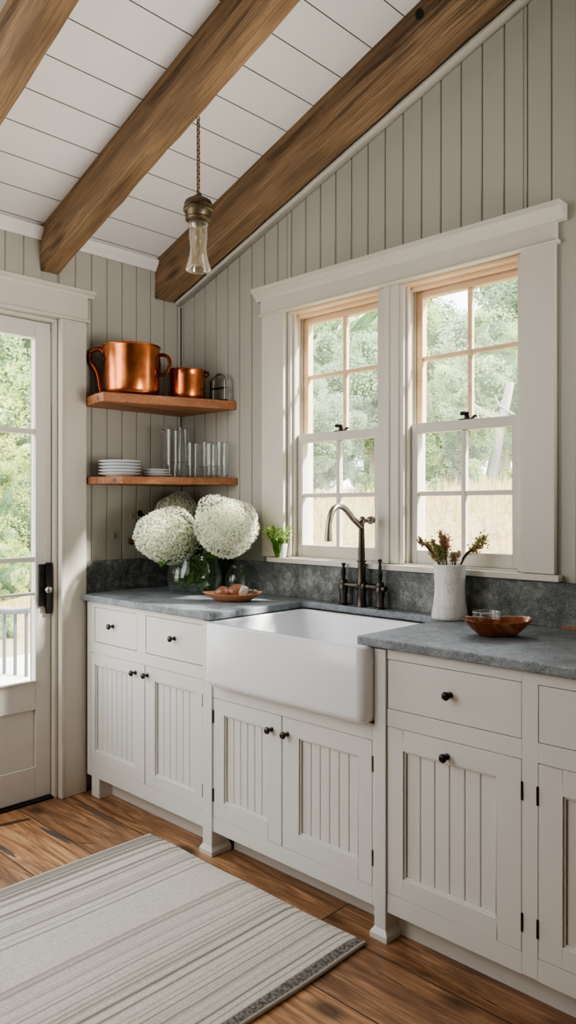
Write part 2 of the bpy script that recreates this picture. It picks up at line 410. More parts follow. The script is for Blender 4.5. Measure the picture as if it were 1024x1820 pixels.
# walls behind and beside the camera
b = B(); b.box(RX, RX+.15, RY, .0, 0, CEIL(RX)+.02); struct(b.build('wall_right', 'wall', origin=(RX, 0, 0)))
b = B(); b.prism([(-.16, RY, 0), (RX+.15, RY, 0), (RX+.15, RY, CEIL(RX+.15)), (-.16, RY, CEIL(-.16))], [(-.16, RY-.15, 0), (RX+.15, RY-.15, 0), (RX+.15, RY-.15, CEIL(RX+.15)), (-.16, RY-.15, CEIL(-.16))])
struct(b.build('wall_front', 'wall', origin=(0, RY, 0)))

# ceiling: long boards running front to back, stepping up the slope
b = B()
def slope_box(b, x0, x1, y0, y1, w0, w1):
    q = lambda x, y, w: (x, y, CEIL(x) + w)
    b.prism([q(x0, y0, w0), q(x1, y0, w0), q(x1, y1, w0), q(x0, y1, w0)], [q(x0, y0, w1), q(x1, y0, w1), q(x1, y1, w1), q(x0, y1, w1)])
slope_box(b, -.16, RX+.15, RY-.15, .16, .034, .16)
x = .035 - .1485
while x < RX:
    slope_box(b, max(x, -.005)+.0013, x + .1485 - .0013, RY, .004, 0, .035); x += .1485
cl = struct(b.build('ceiling', 'ceil', bevel=.0005, seg=1, origin=(0, 0, 2.555)))
M['gap_shade'] = paint('ceiling_gap_shade', srgb(84, 78, 72), .9, .1)
cl.data.materials.append(M['gap_shade'])                      # shade painted onto backing and board edges to darken the gaps
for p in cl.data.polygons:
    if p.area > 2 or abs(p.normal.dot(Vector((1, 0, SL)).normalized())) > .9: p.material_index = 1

# crown strip at the top of the left wall, rake strip up the gable
b = B(leftw(0)); b.extrude_u([(2.50, .001), (2.50, .008), (2.515, .016), (2.535, .03), (2.55, .034), (2.553, .034), (2.553, .001)], RY, -.002)
struct(b.build('trim_1', 'ceil', bevel=.001, origin=(0, 0, 2.5)))
b = B()
ra = lambda x, y, z: (x, y, z + SL*x)
def rake(w, z0, z1):
    b.prism([ra(.002, -.001, z0), ra(RX, -.001, z0), ra(RX, -.001, z1), ra(.002, -.001, z1)], [ra(.002, -w, z0), ra(RX, -w, z0), ra(RX, -w, z1), ra(.002, -w, z1)])
rake(.040, 2.352, 2.553); rake(.046, 2.352, 2.366)
struct(b.build('trim_2', 'trim', bevel=.002, origin=(0, 0, 2.365)))

# ------------------------------------------------------------------ beams
def beam(y0, y1, label, knots=()):
    """hewn rafter, local x along its length"""
    ang = math.atan(SL); L = 4.75; H = .205*math.cos(ang); b = B(); n = 60
    rnd = random.Random(int(-y0*100)); rings = []
    w = y1 - y0
    for i in range(n+1):
        s_ = L*i/n; j = lambda a=.0022: rnd.uniform(-a, a)
        rings.append([(s_, 0+j(), 0+j(.003)), (s_, w*.5, j()), (s_, w+j(), 0+j(.003)), (s_, w+j(), H*.5), (s_, w, H), (s_, 0, H), (s_, j(), H*.66), (s_, j(), H*.33)])
    b.loft(rings)
    o = b.build('ceiling_beam', 'beam', bevel=.006, smooth=50, origin=(0, 0, 0))
    o.location = (.002, y0, BB(.002)+.002); o.rotation_euler = (0, -ang, 0)
    tag(o, label, 'beam', 'rough wooden ceiling beams')
    for (s_, h, r) in knots:
        k = B(); k.lathe([(r*1.15, .001), (r, -.003), (r*.55, -.002)], (0, 0, 0), 20)
        me = bpy.data.meshes.new('knot'); bmesh.ops.recalc_face_normals(k.bm, faces=k.bm.faces); k.bm.to_mesh(me); k.bm.free()
        me.transform(Matrix.Translation((s_, 0, h)) @ Matrix.Rotation(R(90), 4, 'X') @ Matrix.Scale(.75, 4, (1, 0, 0)))
        me.materials.append(M['dark']); ko = bpy.data.objects.new('knot', me); COL.objects.link(ko); ko.parent = o
        ko['label'] = 'dark round knot hole'
    return o
beam(-.165, -.055, 'brown hewn ceiling beam along the gable wall above the window', [(1.73, .14, .019), (1.92, .045, .02)])
beam(-.785, -.70, 'brown hewn ceiling beam the glass pendant hangs from, middle one of three', [(.80, .115, .012)])
beam(-1.36, -1.275, 'brown hewn ceiling beam nearest the top left corner of the photo')

# ------------------------------------------------------------------ window casing, sill, sashes
b = B(front(0))
b.box(WX0-.138, WX0, WZ0, WZ1+.005, .001, .024)
struct(b.build('trim_3', 'trim', bevel=.002))
b = B(front(0)); b.box(WX1, WX1+.12, WZ0, WZ1+.005, .001, .024)
struct(b.build('trim_4', 'trim', bevel=.002))
HX0, HX1 = WX0-.138, WX1+.12
b = B(front(0))
b.box(HX0-.004, HX1+.004, 2.195, 2.262, .001, .028)                    # frieze
b.extrude_u([(2.187, .001), (2.187, .034), (2.191, .037), (2.196, .034), (2.199, .028), (2.199, .001)], HX0-.012, HX1+.012)
b.extrude_u([(2.258, .001), (2.258, .030), (2.266, .034), (2.275, .040), (2.285, .052), (2.292, .060), (2.292, .066), (2.312, .066), (2.312, .001)], HX0-.03, HX1+.035)
struct(b.build('trim_5', 'trim', bevel=.0012))
b = B(front(0)); b.box(.672, 2.04, 1.066, 1.0885, .0005, .036)
struct(b.build('trim_6', 'trim', bevel=.003))
# central post between the two windows
b = B(front(0)); b.box(1.292, 1.378, WZ0, WZ1, -.155, .004); b.box(1.312, 1.336, WZ0, WZ1, .003, .010)
struct(b.build('trim_7', 'trim', bevel=.002))

def window(name, x0, x1, locktop):
    cx = (x0+x1)/2
    w = struct_root(name, (cx, .08, WZ0))
    b = B(front(0)); J = .02                                            # jamb liner: sides, head and sill with stops
    b.box(x0, x0+J, WZ0, WZ1, -.155, -.002); b.box(x1-J, x1, WZ0, WZ1, -.155, -.002)
    b.box(x0, x0+J+.012, WZ0, WZ1, -.034, -.018); b.box(x1-J-.012, x1, WZ0, WZ1, -.034, -.018)
    b.box(x0+J, x0+J+.008, WZ0, WZ1, -.080, -.074); b.box(x1-J-.008, x1-J, WZ0, WZ1, -.080, -.074)
    b.box(x0+J, x1-J, WZ0-.002, WZ0+.004, -.155, -.001)
    b.build('jamb', 'trim', w, .0015)
    b = B(front(0)); b.box(x0+J, x1-J, WZ1-.014, WZ1, -.155, -.002); b.box(x0+J, x1-J, WZ1-.026, WZ1-.012, -.07, -.04)
    h = b.build('head_jamb', 'pine', w, .0015); h['label'] = 'bare pine head jamb'
    a, c = x0+J, x1-J
    def sash(nm, z0, z1, yb, yf, top, bot, st, mz, mat, lab=None):
        mx = (a+c)/2
        b = B(front(0))
        b.box(a, a+st, z0, z1, -yb, -yf); b.box(c-st, c, z0, z1, -yb, -yf)
        b.box(a+st, c-st, z1-top, z1, -yb, -yf); b.box(a+st, c-st, z0, z0+bot, -yb, -yf)
        m1 = yb - .008; m0 = yf + .006
        b.box(mx-.0095, mx+.0095, z0+bot, z1-top, -m1, -m0)
        b.box(a+st, mx-.0095, mz-.009, mz+.009, -m1, -m0-.001); b.box(mx+.0095, c-st, mz-.009, mz+.009, -m1, -m0-.001)
        o = b.build(nm, mat, w, .003)
        if lab: o['label'] = lab
        ym = (yb+yf)/2 + .004
        for (u0, u1) in ((a+st-.004, mx), (mx, c-st+.004)):
            for (v0, v1) in ((z0+bot-.004, mz), (mz, z1-top+.004)):
                pydata('pane', [(u0, ym, v0), (u1, ym, v0), (u1, ym, v1), (u0, ym, v1)], [(0, 1, 2, 3)], 'glass', o)
        return o
    up = sash('upper_sash', 1.612, WZ1-.016, .116, .082, .034, .030, .032, 1.900, 'pine', 'bare pine upper sash with four panes')
    lo = sash('lower_sash', WZ0+.004, 1.637, .074, .036, .036, .052, .040, 1.366, 'trim', 'painted lower sash with four panes')
    k = B(); lx = cx+.012; lz = 1.637; ly = .05                            # sash lock on the meeting rail
    k.box(lx-.032, lx+.032, ly-.012, ly+.012, lz+.0002, lz+.006)
    k.cyl((lx, ly, lz+.006), (lx, ly, lz+.018), .011, 14)
    k.tube([(lx, ly, lz+.02), (lx-.012, ly-.004, lz+.028), (lx-.02, ly-.01, lz+.026), (lx+.012, ly-.006, lz+.024)], [.007, .008, .008, .006], 8)
    k.tube([(lx+.02, ly, lz+.004), (lx+.03, ly, lz+.014), (lx+.04, ly, lz+.012)], .005, 8)
    k.build('sash_lock', 'black', lo, .001, 40)
window('window_1', WX0, 1.292, 0)
window('window_2', 1.378, WX1, 0)

# ------------------------------------------------------------------ door with casing
b = B(leftw(0)); b.box(DY1-.001, -.572, 0, DZ1, .001, .032); b.box(DY1-.001, DY1+.012, 0, DZ1, .03, .036)
struct(b.build('trim_8', 'trim', bevel=.003))
b = B(leftw(0)); b.box(DY0-.125, DY0+.001, 0, DZ1, .001, .032); struct(b.build('trim_9', 'trim', bevel=.003))
b = B(leftw(0)); b.box(DY0-.125, -.566, 2.178, 2.285, .001, .034)
b.extrude_u([(2.165, .001), (2.165, .040), (2.17, .043), (2.178, .040), (2.182, .034), (2.182, .001)], DY0-.135, -.556)
b.extrude_u([(2.28, .001), (2.28, .036), (2.29, .04), (2.297, .05), (2.297, .056), (2.31, .056), (2.31, .001)], DY0-.155, -.535)
struct(b.build('trim_10', 'trim', bevel=.0015))

dr = struct_root('door_1', (-.05, (DY0+DY1)/2, 0))
b = B(leftw(0)); b.box(DY1-.016, DY1-.0005, 0, DZ1-.001, -.154, -.001); b.box(DY0+.0005, DY0+.016, 0, DZ1-.001, -.154, -.001); b.box(DY0+.016, DY1-.016, DZ1-.017, DZ1-.001, -.154, -.001)
b.build('door_frame', 'trim', dr, .002)
b = B(leftw(0)); b.box(DY0+.016, DY1-.016, .0005, .010, -.154, -.005)
b.build('threshold', 'black', dr, .002)
d0, d1, f0, f1 = DY0+.019, DY1-.019, -.075, -.03        # slab edges and faces
g0, g1, gz0, gz1 = d0+.085, -.792, .535, 2.07           # glass opening
b = B(leftw(0))
b.box(d0, g0, .014, 2.145, f0, f1); b.box(g1, d1, .014, 2.145, f0, f1)
b.box(g0, g1, gz1, 2.145, f0, f1); b.box(g0, g1, .41, gz0, f0, f1); b.box(g0, g1, .014, .155, f0, f1)
b.box(g0, g1, .155, .41, f0, f1-.012)
b.box(g0, g1, gz0, gz0+.008, f1-.004, f1+.012)
for z, h in ((1.652, .012), (1.080, .011), (.926, .006)): b.box(g0, g1, z-h, z+h, f0+.012, f1-.006)
b.box(g1+.042, d1, 1.05, 2.10, f1-.002, f1+.004)
slab = b.build('door_slab', 'door', dr, .0025)
for z0, z1 in ((gz0, .926), (.926, 1.08), (1.08, 1.652), (1.652, gz1)):
    pydata('pane', [(-.055, g0, z0), (-.055, g1, z0), (-.055, g1, z1), (-.055, g0, z1)], [(0, 1, 2, 3)], 'doorglass', slab)
b = B(leftw(0)); b.box(-.778, -.748, .87, 1.058, f1, f1+.012); b.box(-.747, -.722, .835, 1.064, f1+.004, f1+.020); b.box(-.752, -.745, .86, 1.058, f1+.004, f1+.026)
lk = b.build('lock_plate', 'black', dr, .002); lk['label'] = 'black iron rim lock'
k = B(); k.cyl((f1+.010, -.752, .945), (f1+.034, -.752, .945), .008); k.ball((f1+.046, -.752, .945), .0165, 10)
k.build('door_knob', 'steel', lk, 0, 50)

# ================================================================== CABINETS
FY = -.58
fr = front(FY)
def knob(parent, x, z, mat='bronze'):
    k = B(); prof = [(.009, .0002), (.009, .003), (.0045, .005), (.004, .013), (.007, .017), (.0118, .020), (.0126, .024), (.0105, .028), (.0045, .030)]
    rings = [[(x + r*math.cos(a), FY - h, z + r*math.sin(a)) for a in [2*math.pi*i/20 for i in range(20)]] for r, h in prof]
    k.loft(rings); return k.build('knob', mat, parent, 0, 45)
def hinge(parent, x, z, mat='black', h=.022):
    k = B(); k.cyl((x, FY-.0012, z-h), (x, FY-.0012, z+h), .0029, 10); k.ball((x, FY-.0012, z+h), .0032, 5); k.ball((x, FY-.0012, z-h), .0032, 5)
    return k.build('hinge', mat, parent, 0, 40)
def cab_door(root, x0, x1, z0, z1, px0, px1, pz0, pz1, nb, kn=None, hx=None, hz=(), hmat='black', kmat='bronze'):
    g = .0016; x0 += g; x1 -= g; z0 += g; z1 -= g
    b = B(fr)
    b.box(x0, px0, z0, z1, -.020, 0); b.box(px1, x1, z0, z1, -.020, 0)
    b.box(px0, px1, z0, pz0, -.020, 0); b.box(px0, px1, pz1, z1, -.020, 0)
    d = b.build('door', 'cab', root, .0012)
    b = B(fr); bd = .006                                               # small bead around the panel
    for (u0, u1, v0, v1) in ((px0, px0+bd, pz0, pz1), (px1-bd, px1, pz0, pz1), (px0+bd, px1-bd, pz0, pz0+bd), (px0+bd, px1-bd, pz1-bd, pz1)): b.box(u0, u1, v0, v1, -.018, -.005)
    w = (px1-px0-2*bd)/nb
    for i in range(nb): b.board(px0+bd+i*w+.0007, px0+bd+(i+1)*w-.0007, pz0+bd, pz1-bd, -.018, -.011, .0022)
    b.build('beadboard_panel', 'cab', d, .0008, seg=1)
    if kn: knob(d, kn[0], kn[1], kmat)
    for z in hz: hinge(d, hx, z, hmat)
    return d
def drawer(root, x0, x1, z0, z1, kx=None, kz=None, bead=False, kmat='bronze'):
    g = .0018; b = B(fr); b.box(x0+g, x1-g, z0+g, z1-g, -.020, -.001)
    if bead:
        b.box(x0+.006, x1-.006, z0+.004, z0+.009, -.004, .0015)
    d = b.build('drawer', 'cab', root, .0012)
    if kx: knob(d, kx, kz, kmat)
    return d
def leg(root, x0, x1, yb=-.50):
    b = B(); w = x1-x0
    b.box(x0, x1, FY-.006, yb, .0, .882); b.box(x0-.010, x1+.012, FY-.016, yb+.004, 0, .018)
    b.prism([(x0-.010, FY-.016, .018), (x1+.012, FY-.016, .018), (x1+.012, yb+.004, .018), (x0-.010, yb+.004, .018)], [(x0, FY-.006, .034), (x1, FY-.006, .034), (x1, yb, .034), (x0, yb, .034)])
    return b.build('leg', 'cab', root, .0018)
TOP = .8855
# --- left cabinet
c = thing('base_cabinet', 'left white base cabinet with two drawers over two beadboard doors, beside the glazed door', 'cabinet', (.46, -.3, 0), 'white base cabinets')
b = B(); b.box(.05, .885, -.558, -.022, .10, TOP-.004); b.box(.052, .870, -.51, -.49, 0, .10)
b.build('carcass', 'cab', c, .001)
b = B(fr); E1, E2 = .05, .885
b.box(E1, .079, .09, TOP, -.022, 0); b.box(.079, .112, .654, TOP, -.022, 0); b.box(.443, .508, .703, .862, -.022, 0); b.box(.881, E2, .09, TOP, -.022, 0)
b.box(.112, .881, .862, TOP, -.022, 0); b.box(.112, .881, .654, .703, -.022, 0); b.box(.079, .881, .09, .153, -.022, 0)
b.box(.086, .15, .0, .09, -.07, -.001)
b.build('face_frame', 'cab', c, .0012)
drawer(c, .112, .443, .703, .862, .262, .79, True); drawer(c, .508, .881, .703, .862, .702, .79, True)
cab_door(c, .079, .501, .153, .654, .117, .434, .21, .601, 8, (.434, .613), .079, ())
cab_door(c, .503, .881, .153, .654, .571, .834, .21, .597, 6, (.52, .615), .8815, (.574, .229))
leg(c, .886, .939)
# --- sink cabinet
c = thing('sink_cabinet', 'white cabinet with two beadboard doors beneath the apron sink', 'cabinet', (1.315, -.3, 0), 'white base cabinets')
b = B(); b.box(.942, 1.692, -.558, -.022, .10, .63); b.box(.957, 1.690, -.49, -.47, 0, .10)
b.build('carcass', 'cab', c, .001)
b = B(fr); b.box(.9395, 1.694, .596, .648, -.022, 0); b.box(.9395, 1.694, .09, .146, -.022, 0)
b.box(.9395, .9445, .64, TOP, -.022, 0); b.box(1.6945, 1.7035, .09, .640, -.022, 0); b.box(1.68, 1.70, .60, .645, -.022, -.001)
b.build('face_frame', 'cab', c, .001)
cab_door(c, .9395, 1.3035, .146, .596, 1.002, 1.237, .214, .539, 6, (1.254, .54), .9428, (.525, .229))
cab_door(c, 1.3045, 1.6940, .146, .596, 1.383, 1.639, .211, .535, 6, (1.33, .539), 1.6950, (.524, .235), 'brass')
# --- right cabinet
c = thing('base_cabinet', '', 'cabinet', (2.2, -.3, 0), 'white base cabinets')
c['label'] = 'right white base cabinet with wide drawer and single-knob door, below the wooden bowl'
b = B(); b.box(1.757, 2.75, -.558, -.022, .10, TOP-.004); b.box(1.747, 2.75, -.52, -.50, 0, .10)
b.build('carcass', 'cab', c, .001)
b = B(fr)
b.box(2.185, 2.229, .09, TOP, -.022, 0); b.box(2.71, 2.75, .09, TOP, -.022, 0)
for (u0, u1) in ((1.75, 2.185), (2.229, 2.71)):
    b.box(u0, u1, .854, TOP, -.022, 0); b.box(u0, u1, .652, .704, -.022, 0); b.box(u0, u1, .088, .146, -.022, 0)
b.build('face_frame', 'cab', c, .0012)
drawer(c, 1.75, 2.185, .704, .854, 1.968, .783, False, 'black'); drawer(c, 2.229, 2.71, .704, .854, 2.47, .783, False, 'black')
cab_door(c, 1.75, 2.185, .146, .652, 1.807, 2.114, .207, .588, 6, (1.959, .607), 2.1855, (.57, .226), 'black', 'black')
cab_door(c, 2.229, 2.71, .146, .652, 2.294, 2.64, .203, .583, 6, (2.47, .607), 2.2285, (.567, .224), 'black', 'black')
leg(c, 1.705, 1.748)

# ------------------------------------------------------------------ worktop, backsplash, sink
CT = .915
def slab_poly(poly, z0, z1):
    b = B(); b.prism([(x, y, z0) for x, y in poly], [(x, y, z1) for x, y in poly]); return b
def arc(cx, cy, r, a0, a1, n=6): return [(cx+r*math.cos(R(a0+(a1-a0)*i/n)), cy+r*math.sin(R(a0+(a1-a0)*i/n))) for i in range(n+1)]
poly = [(.0015, -.0015), (.0015, -.5705), (.033, -.5705), (.033, -.6), (.9435, -.6), (.9435, -.115)] + arc(.9835, -.118, .04, 180, 90)[1:] + \
       arc(1.56, -.138, .06, 90, 0) + [(1.648, -.22), (1.648, -.6), (2.78, -.6), (2.78, -.0015)]
wt = slab_poly(poly, .887, CT).build('worktop', 'counter', bevel=.004)
tag(wt, 'grey stone worktop running the length of the counter, cut out around the sink', 'worktop')
b = B(); b.box(.021, 2.78, -.02, -.001, CT+.0005, 1.064); bs = thing('backsplash', 'dark mottled slate backsplash strip along both walls above the worktop', 'backsplash', (1.3, -.01, CT))
b.build('back_slab', 'splash', bs, .0015)
b = B(); b.box(.001, .020, -.570, -.001, CT+.0005, 1.062); b.build('side_slab', 'splash', bs, .0015)

def rrect(x0, x1, y0, y1, r, z, n=6):
    pts = []
    for cx, cy, a in ((x1-r, y1-r, 0), (x0+r, y1-r, 90), (x0+r, y0+r, 180), (x1-r, y0+r, 270)):
        pts += [(px, py, z) for px, py in arc(cx, cy, r, a, a+90, n)]
    return pts
sk = thing('apron_sink', 'white fireclay apron-front farmhouse sink with rounded corners', 'sink', (1.325, -.35, .645))
b = B(); x0, x1, y0, y1, z0, z1 = .945, 1.703, -.634, -.085, .648, .886
rings = []
for i in range(7):
    a = R(90*i/6); k = .03*(1-math.sin(a)); rings.append(rrect(x0+k, x1-k, y0+k, y1-k, .034-min(k, .02), z0+.03*(1-math.cos(a))))
rings.append(rrect(x0, x1, y0, y1, .034, z1-.006)); rings.append(rrect(x0+.002, x1-.002, y0+.002, y1-.002, .032, z1-.002)); rings.append(rrect(x0+.006, x1-.006, y0+.006, y1-.006, .03, z1))
t = .024
rings.append(rrect(x0+t-.006, x1-t+.006, y0+t-.006, y1-t+.006, .026, z1)); rings.append(rrect(x0+t-.001, x1-t+.001, y0+t-.001, y1-t+.001, .024, z1-.003)); rings.append(rrect(x0+t, x1-t, y0+t, y1-t, .024, z1-.01))
rings.append(rrect(x0+t+.006, x1-t-.006, y0+t+.006, y1-t-.006, .03, .72)); rings.append(rrect(x0+t+.014, x1-t-.014, y0+t+.014, y1-t-.014, .036, .692)); rings.append(rrect(x0+t+.034, x1-t-.034, y0+t+.034, y1-t-.034, .04, .682))
b.loft(rings); b.build('basin', 'porcelain', sk, 0, 60)
b = B(); b.lathe([(.04, 0), (.04, .003), (.03, .004), (.02, .001)], (1.32, -.34, .6825), 24); b.build('drain', 'steel', sk, 0, 40)

# ------------------------------------------------------------------ bridge faucet
fx, fy = 1.234, -.053
fa = thing('bridge_faucet', 'dark bronze bridge faucet with swan-neck spout and two lever handles behind the sink', 'faucet', (fx, fy, CT))
for hx, top, nm in ((fx-.094, 1.085, 0), (fx+.092, 1.108, 1)):
    b = B(); b.lathe([(.021, .0006), (.021, .005), (.016, .008), (.0155, .046), (.0185, .05), (.0185, .082), (.0155, .086), (.0165, .098), (.013, .104), (.006, .106)], (hx, fy, CT), 22)
    v = b.build('valve', 'bronze', fa, 0, 40)
    b = B(); b.lathe([(.006, .10), (.0075, .112), (.010, .13), (.0085, .15), (.006, top-CT-.02), (.0045, top-CT-.012), (.0085, top-CT-.006), (.0085, top-CT), (.003, top-CT+.003)], (hx, fy, CT), 16)
    b.build('lever_handle', 'black', v, 0, 40)
b = B(); zb = CT+.088
b.cyl((fx-.08, fy, zb-.004), (fx+.08, fy, zb-.004), .0105, 16); b.cyl((fx-.022, fy, zb-.004), (fx+.022, fy, zb-.004), .017, 16); b.cyl((fx+.092, fy, zb-.01), (fx+.122, fy-.004, zb-.008), .011, 12)
b.build('bridge', 'bronze', fa, 0, 40)
b = B(); b.lathe([(.021, .0006), (.021, .006), (.0185, .012), (.0165, .07), (.019, .076), (.019, .10), (.0165, .106), (.0155, .15), (.0145, .178), (.019, .18), (.019, .187), (.014, .189), (.0115, .30), (.010, .338)], (fx, fy, CT), 22)
b.build('post', 'bronze', fa, 0, 40)
b = B(); pts = []
ctrl = [(0.0, .318), (-.022, .332), (-.052, .352), (-.084, .378), (-.112, .396), (-.142, .402), (-.168, .394), (-.188, .37), (-.199, .335), (-.202, .305), (-.203, .268)]
import itertools
def catmull(P, n=5):
    out = []
    for i in range(len(P)-1):
        p0 = P[max(i-1, 0)]; p1 = P[i]; p2 = P[i+1]; p3 = P[min(i+2, len(P)-1)]
        for k in range(n):
            t = k/n
            out.append(tuple(.5*((2*b_)+(-a_+c_)*t+(2*a_-5*b_+4*c_-d_)*t*t+(-a_+3*b_-3*c_+d_)*t**3) for a_, b_, c_, d_ in zip(p0, p1, p2, p3)))
    out.append(P[-1]); return out
cv = catmull(ctrl); pts = [(fx, fy+y, CT+z) for y, z in cv]
rad = [.0115]*len(pts)
for i in range(len(pts)-9, len(pts)): rad[i] = .0115 + .004*(i-(len(pts)-9))/8
b.tube(pts, rad, 16); b.build('spout', 'pewter', fa, 0, 45)
b = B(); b.ball((fx+.004, fy, CT+.345), .013, 10, 1, 1, 1.4); b.cyl((fx, fy, CT+.343), (fx+.03, fy+.012, CT+.346), .008, 12); b.ball((fx+.034, fy+.014, CT+.347), .0165, 10); b.cyl((fx+.038, fy+.015, CT+.347), (fx+.05, fy+.02, CT+.348), .012, 14)
b.build('finial', 'pewter', fa, 0, 45)

# ================================================================== SHELVES
def shelf(z0, z1, pts, label):
    b = slab_poly(pts, z0, z1)
    return tag(b.build('corner_shelf', 'shelf', bevel=.003, origin=(.1, -.3, z0)), label, 'shelf', 'wooden corner shelves')
US, LS = 1.825, 1.455
shelf(1.782, US-.001, [(.001, -.001), (.001, -.562), (.15, -.60), (.225, -.605), (.43, -.001)], 'upper wooden corner shelf holding the copper pots')
shelf(1.420, LS-.001, [(.001, -.001), (.001, -.562), (.055, -.566), (.215, -.50), (.44, -.001)], 'lower wooden corner shelf holding plates and glasses')

# ------------------------------------------------------------------ copper pots
def pot(name, label, cx, cy, z, r, h):
    t = thing(name, label, 'pot', (cx, cy, z), 'copper pots on the upper shelf')
    b = B(); tk = .003; rb = r*.975
    prof = [(rb*.80, .0), (rb*.90, .003), (rb*.965, .012), (rb, .03)] + [(rb + (r-rb)*k/4, .03+(h-.036)*k/4) for k in range(1, 5)] + [(r*1.015, h-.004), (r*1.03, h), (r*1.02, h+.002), (r-tk, h-.002), (r-tk, h*.5), (rb-tk, .03), (rb*.9, .008), (.0005, .006)]
    b.lathe(prof, (cx, cy, z), 48); b.build('pot_body', 'copper', t, 0, 35)
    return t
px_, py_ = .158, -.412
V1 = Vector((.719, .695, 0))          # the way the two handles face
P1 = pot('copper_pot', 'large copper pot with two handles on the upper shelf', px_, py_, US, .131, .232)
def hp(s, z, o=0): return (px_+V1.x*s, py_+V1.y*s+o, US+z)
b = B(); q = catmull([hp(-.128, .205), hp(-.145, .224), hp(-.172, .222), hp(-.196, .205), hp(-.199, .178), hp(-.18, .15), hp(-.162, .12), hp(-.153, .085), hp(-.148, .045), hp(-.137, .02), hp(-.122, .012)], 4)
b.tube(q, [.0105]*len(q), 10, .8); h = b.build('handle', 'copperdark', P1, 0, 50); h['label'] = 'long curved handle reaching down to the base'
b = B(); q = catmull([hp(.125, .195), hp(.15, .198), hp(.17, .185), hp(.178, .16), hp(.172, .13), hp(.155, .11), hp(.128, .104)], 4)
b.tube(q, [.0085]*len(q), 10, .8); b.tube([hp(.122, .205), hp(.13, .15), hp(.127, .098)], .011, 8, .5); h = b.build('handle', 'copperdark', P1, 0, 50); h['label'] = 'short loop handle high on the side'
a = R(-135+44-38); n_ = Vector((math.cos(R(-82)), math.sin(R(-82)), 0))
n_ = Vector((-.25, -.968, 0)); bp = Vector((px_, py_, US+.168)) + n_*.1315
b = B(); b.ball(tuple(bp), .010, 8, 1, .6, 1.25); b.cyl(tuple(bp), tuple(bp+n_*.012), .005, 10); b.build('rivet', 'black', P1, 0, 50)
P2 = pot('copper_saucepan', 'small copper pot with a lip beside the large pot on the upper shelf', .245, -.155, US, .09, .145)
b = B(); q = [(.245+V1.x*.088, -.155+V1.y*.088, US+.138), (.245+V1.x*.102, -.155+V1.y*.102, US+.138), (.245+V1.x*.104, -.155+V1.y*.104, US+.124), (.245+V1.x*.09, -.155+V1.y*.09, US+.112)]
b.tube(q, [.007, .007, .006, .004], 8, 1.6); b.build('lip', 'copperdark', P2, 0, 50)
# black arched stand
t = thing('arched_stand', 'dark metal arched stand at the right end of the upper shelf', 'stand', (.365, -.045, US))
b = B(); q = []
x0s, x1s = .318, .402; cxs = (x0s+x1s)/2; rs = (x1s-x0s)/2; hh = .088
q = [(x0s, -.05, US+.003), (x0s, -.05, US+.05)] + [(cxs-rs*math.cos(R(180*i/14)), -.05, US+hh+rs*math.sin(R(180*i/14))) for i in range(15)] + [(x1s, -.05, US+.05), (x1s, -.05, US+.003)]
b.tube(q, .006, 10); b.build('arch', 'steel', t, 0, 50)
b = B(); b.box(x0s-.002, x1s+.002, -.062, -.038, US+.058, US+.064); b.build('crossbar', 'black', t, .002)
b = B(); b.box(x0s-.03, x1s+.006, -.066, -.034, US+.0004, US+.005); b.cyl((x0s-.022, -.05, US+.005), (x0s-.022, -.05, US+.105), .004, 10); b.build('base', 'black', t, .001)

# ------------------------------------------------------------------ plates
def plate(r, h):
    b = B(); prof = [(r*.62, 0), (r*.64, .003), (r*.8, h*.45), (r, h-.003), (r+.001, h-.001), (r-.001, h), (r*.78, h*.5+.004), (r*.6, .0065), (.0005, .006)]
    b.lathe(prof, (0, 0, 0), 40); return b.build('plate', 'china', None, 0, 50, origin=(0, 0, 0))
words = ['lowest plate of the tall white stack on the lower shelf', 'second plate up in the tall white stack on the lower shelf', 'third plate up in the tall white stack on the lower shelf', 'fourth plate up in the tall white stack, second from its top', 'topmost plate of the tall white stack on the lower shelf']
p0 = plate(.098, .016)
for i in range(5):
    o = p0 if i == 0 else p0.copy()
    if i: COL.objects.link(o)
    o.location = (.125+random.uniform(-.003, .003), -.452+random.uniform(-.003, .003), LS+.0005+i*.0145)
    tag(o, words[i], 'plate', 'large white plates stacked on the lower shelf')
words = ['lowest saucer of the short white stack beside the tall plate stack', 'middle saucer of the short white stack beside the tall plate stack', 'topmost saucer of the short white stack beside the tall plate stack']
s0 = plate(.074, .013); s0.name = 'saucer'
for i in range(3):
    o = s0 if i == 0 else s0.copy()
    if i: COL.objects.link(o); 
    o.scale = (1-.13*(i > 0),)*2 + (1,)
    o.location = (.185, -.285-.01*(i > 0), LS+.0005+i*.0125)
    tag(o, words[i], 'saucer', 'small white saucers stacked on the lower shelf')

# ------------------------------------------------------------------ glassware
def tumbler(nm, label, x, y, r, h, tk=.003, neck=None, grp='clear glasses on the lower shelf', cat='glass'):
    b = B(); ro = neck or r
    prof = [(r*.92, 0), (r, .004), (r, h*.7), (ro, h*.82), (ro, h), (ro-.001, h+.001), (ro-tk, h), (ro-tk, h*.82), (r-tk, h*.69), (r-tk, .012), (.0005, .010)]
    b.lathe(prof, (x, y, LS+.0005), 28)
    t = thing(nm, label, cat, (x, y, LS), grp)
    b.build('glass_wall', 'clear', t, 0, 35)
    for zz, rr in ((h-.002, ro-.001), (.010, r-.001), (h*.33, r+.0002)):
        g = B(); g.lathe([(rr-.0015, zz), (rr+.001, zz), (rr+.001, zz+.003), (rr-.0015, zz+.003)], (x, y, LS+.0005), 28, cap0=False, cap1=False)
        g.build('rim' if zz > .02 and zz > h*.5 else 'ring', 'rimglass', t, 0, 40)
    return t
M['rimglass'] = thin_glass('glass_rim', (.86, .88, .87), .12, 2.0)
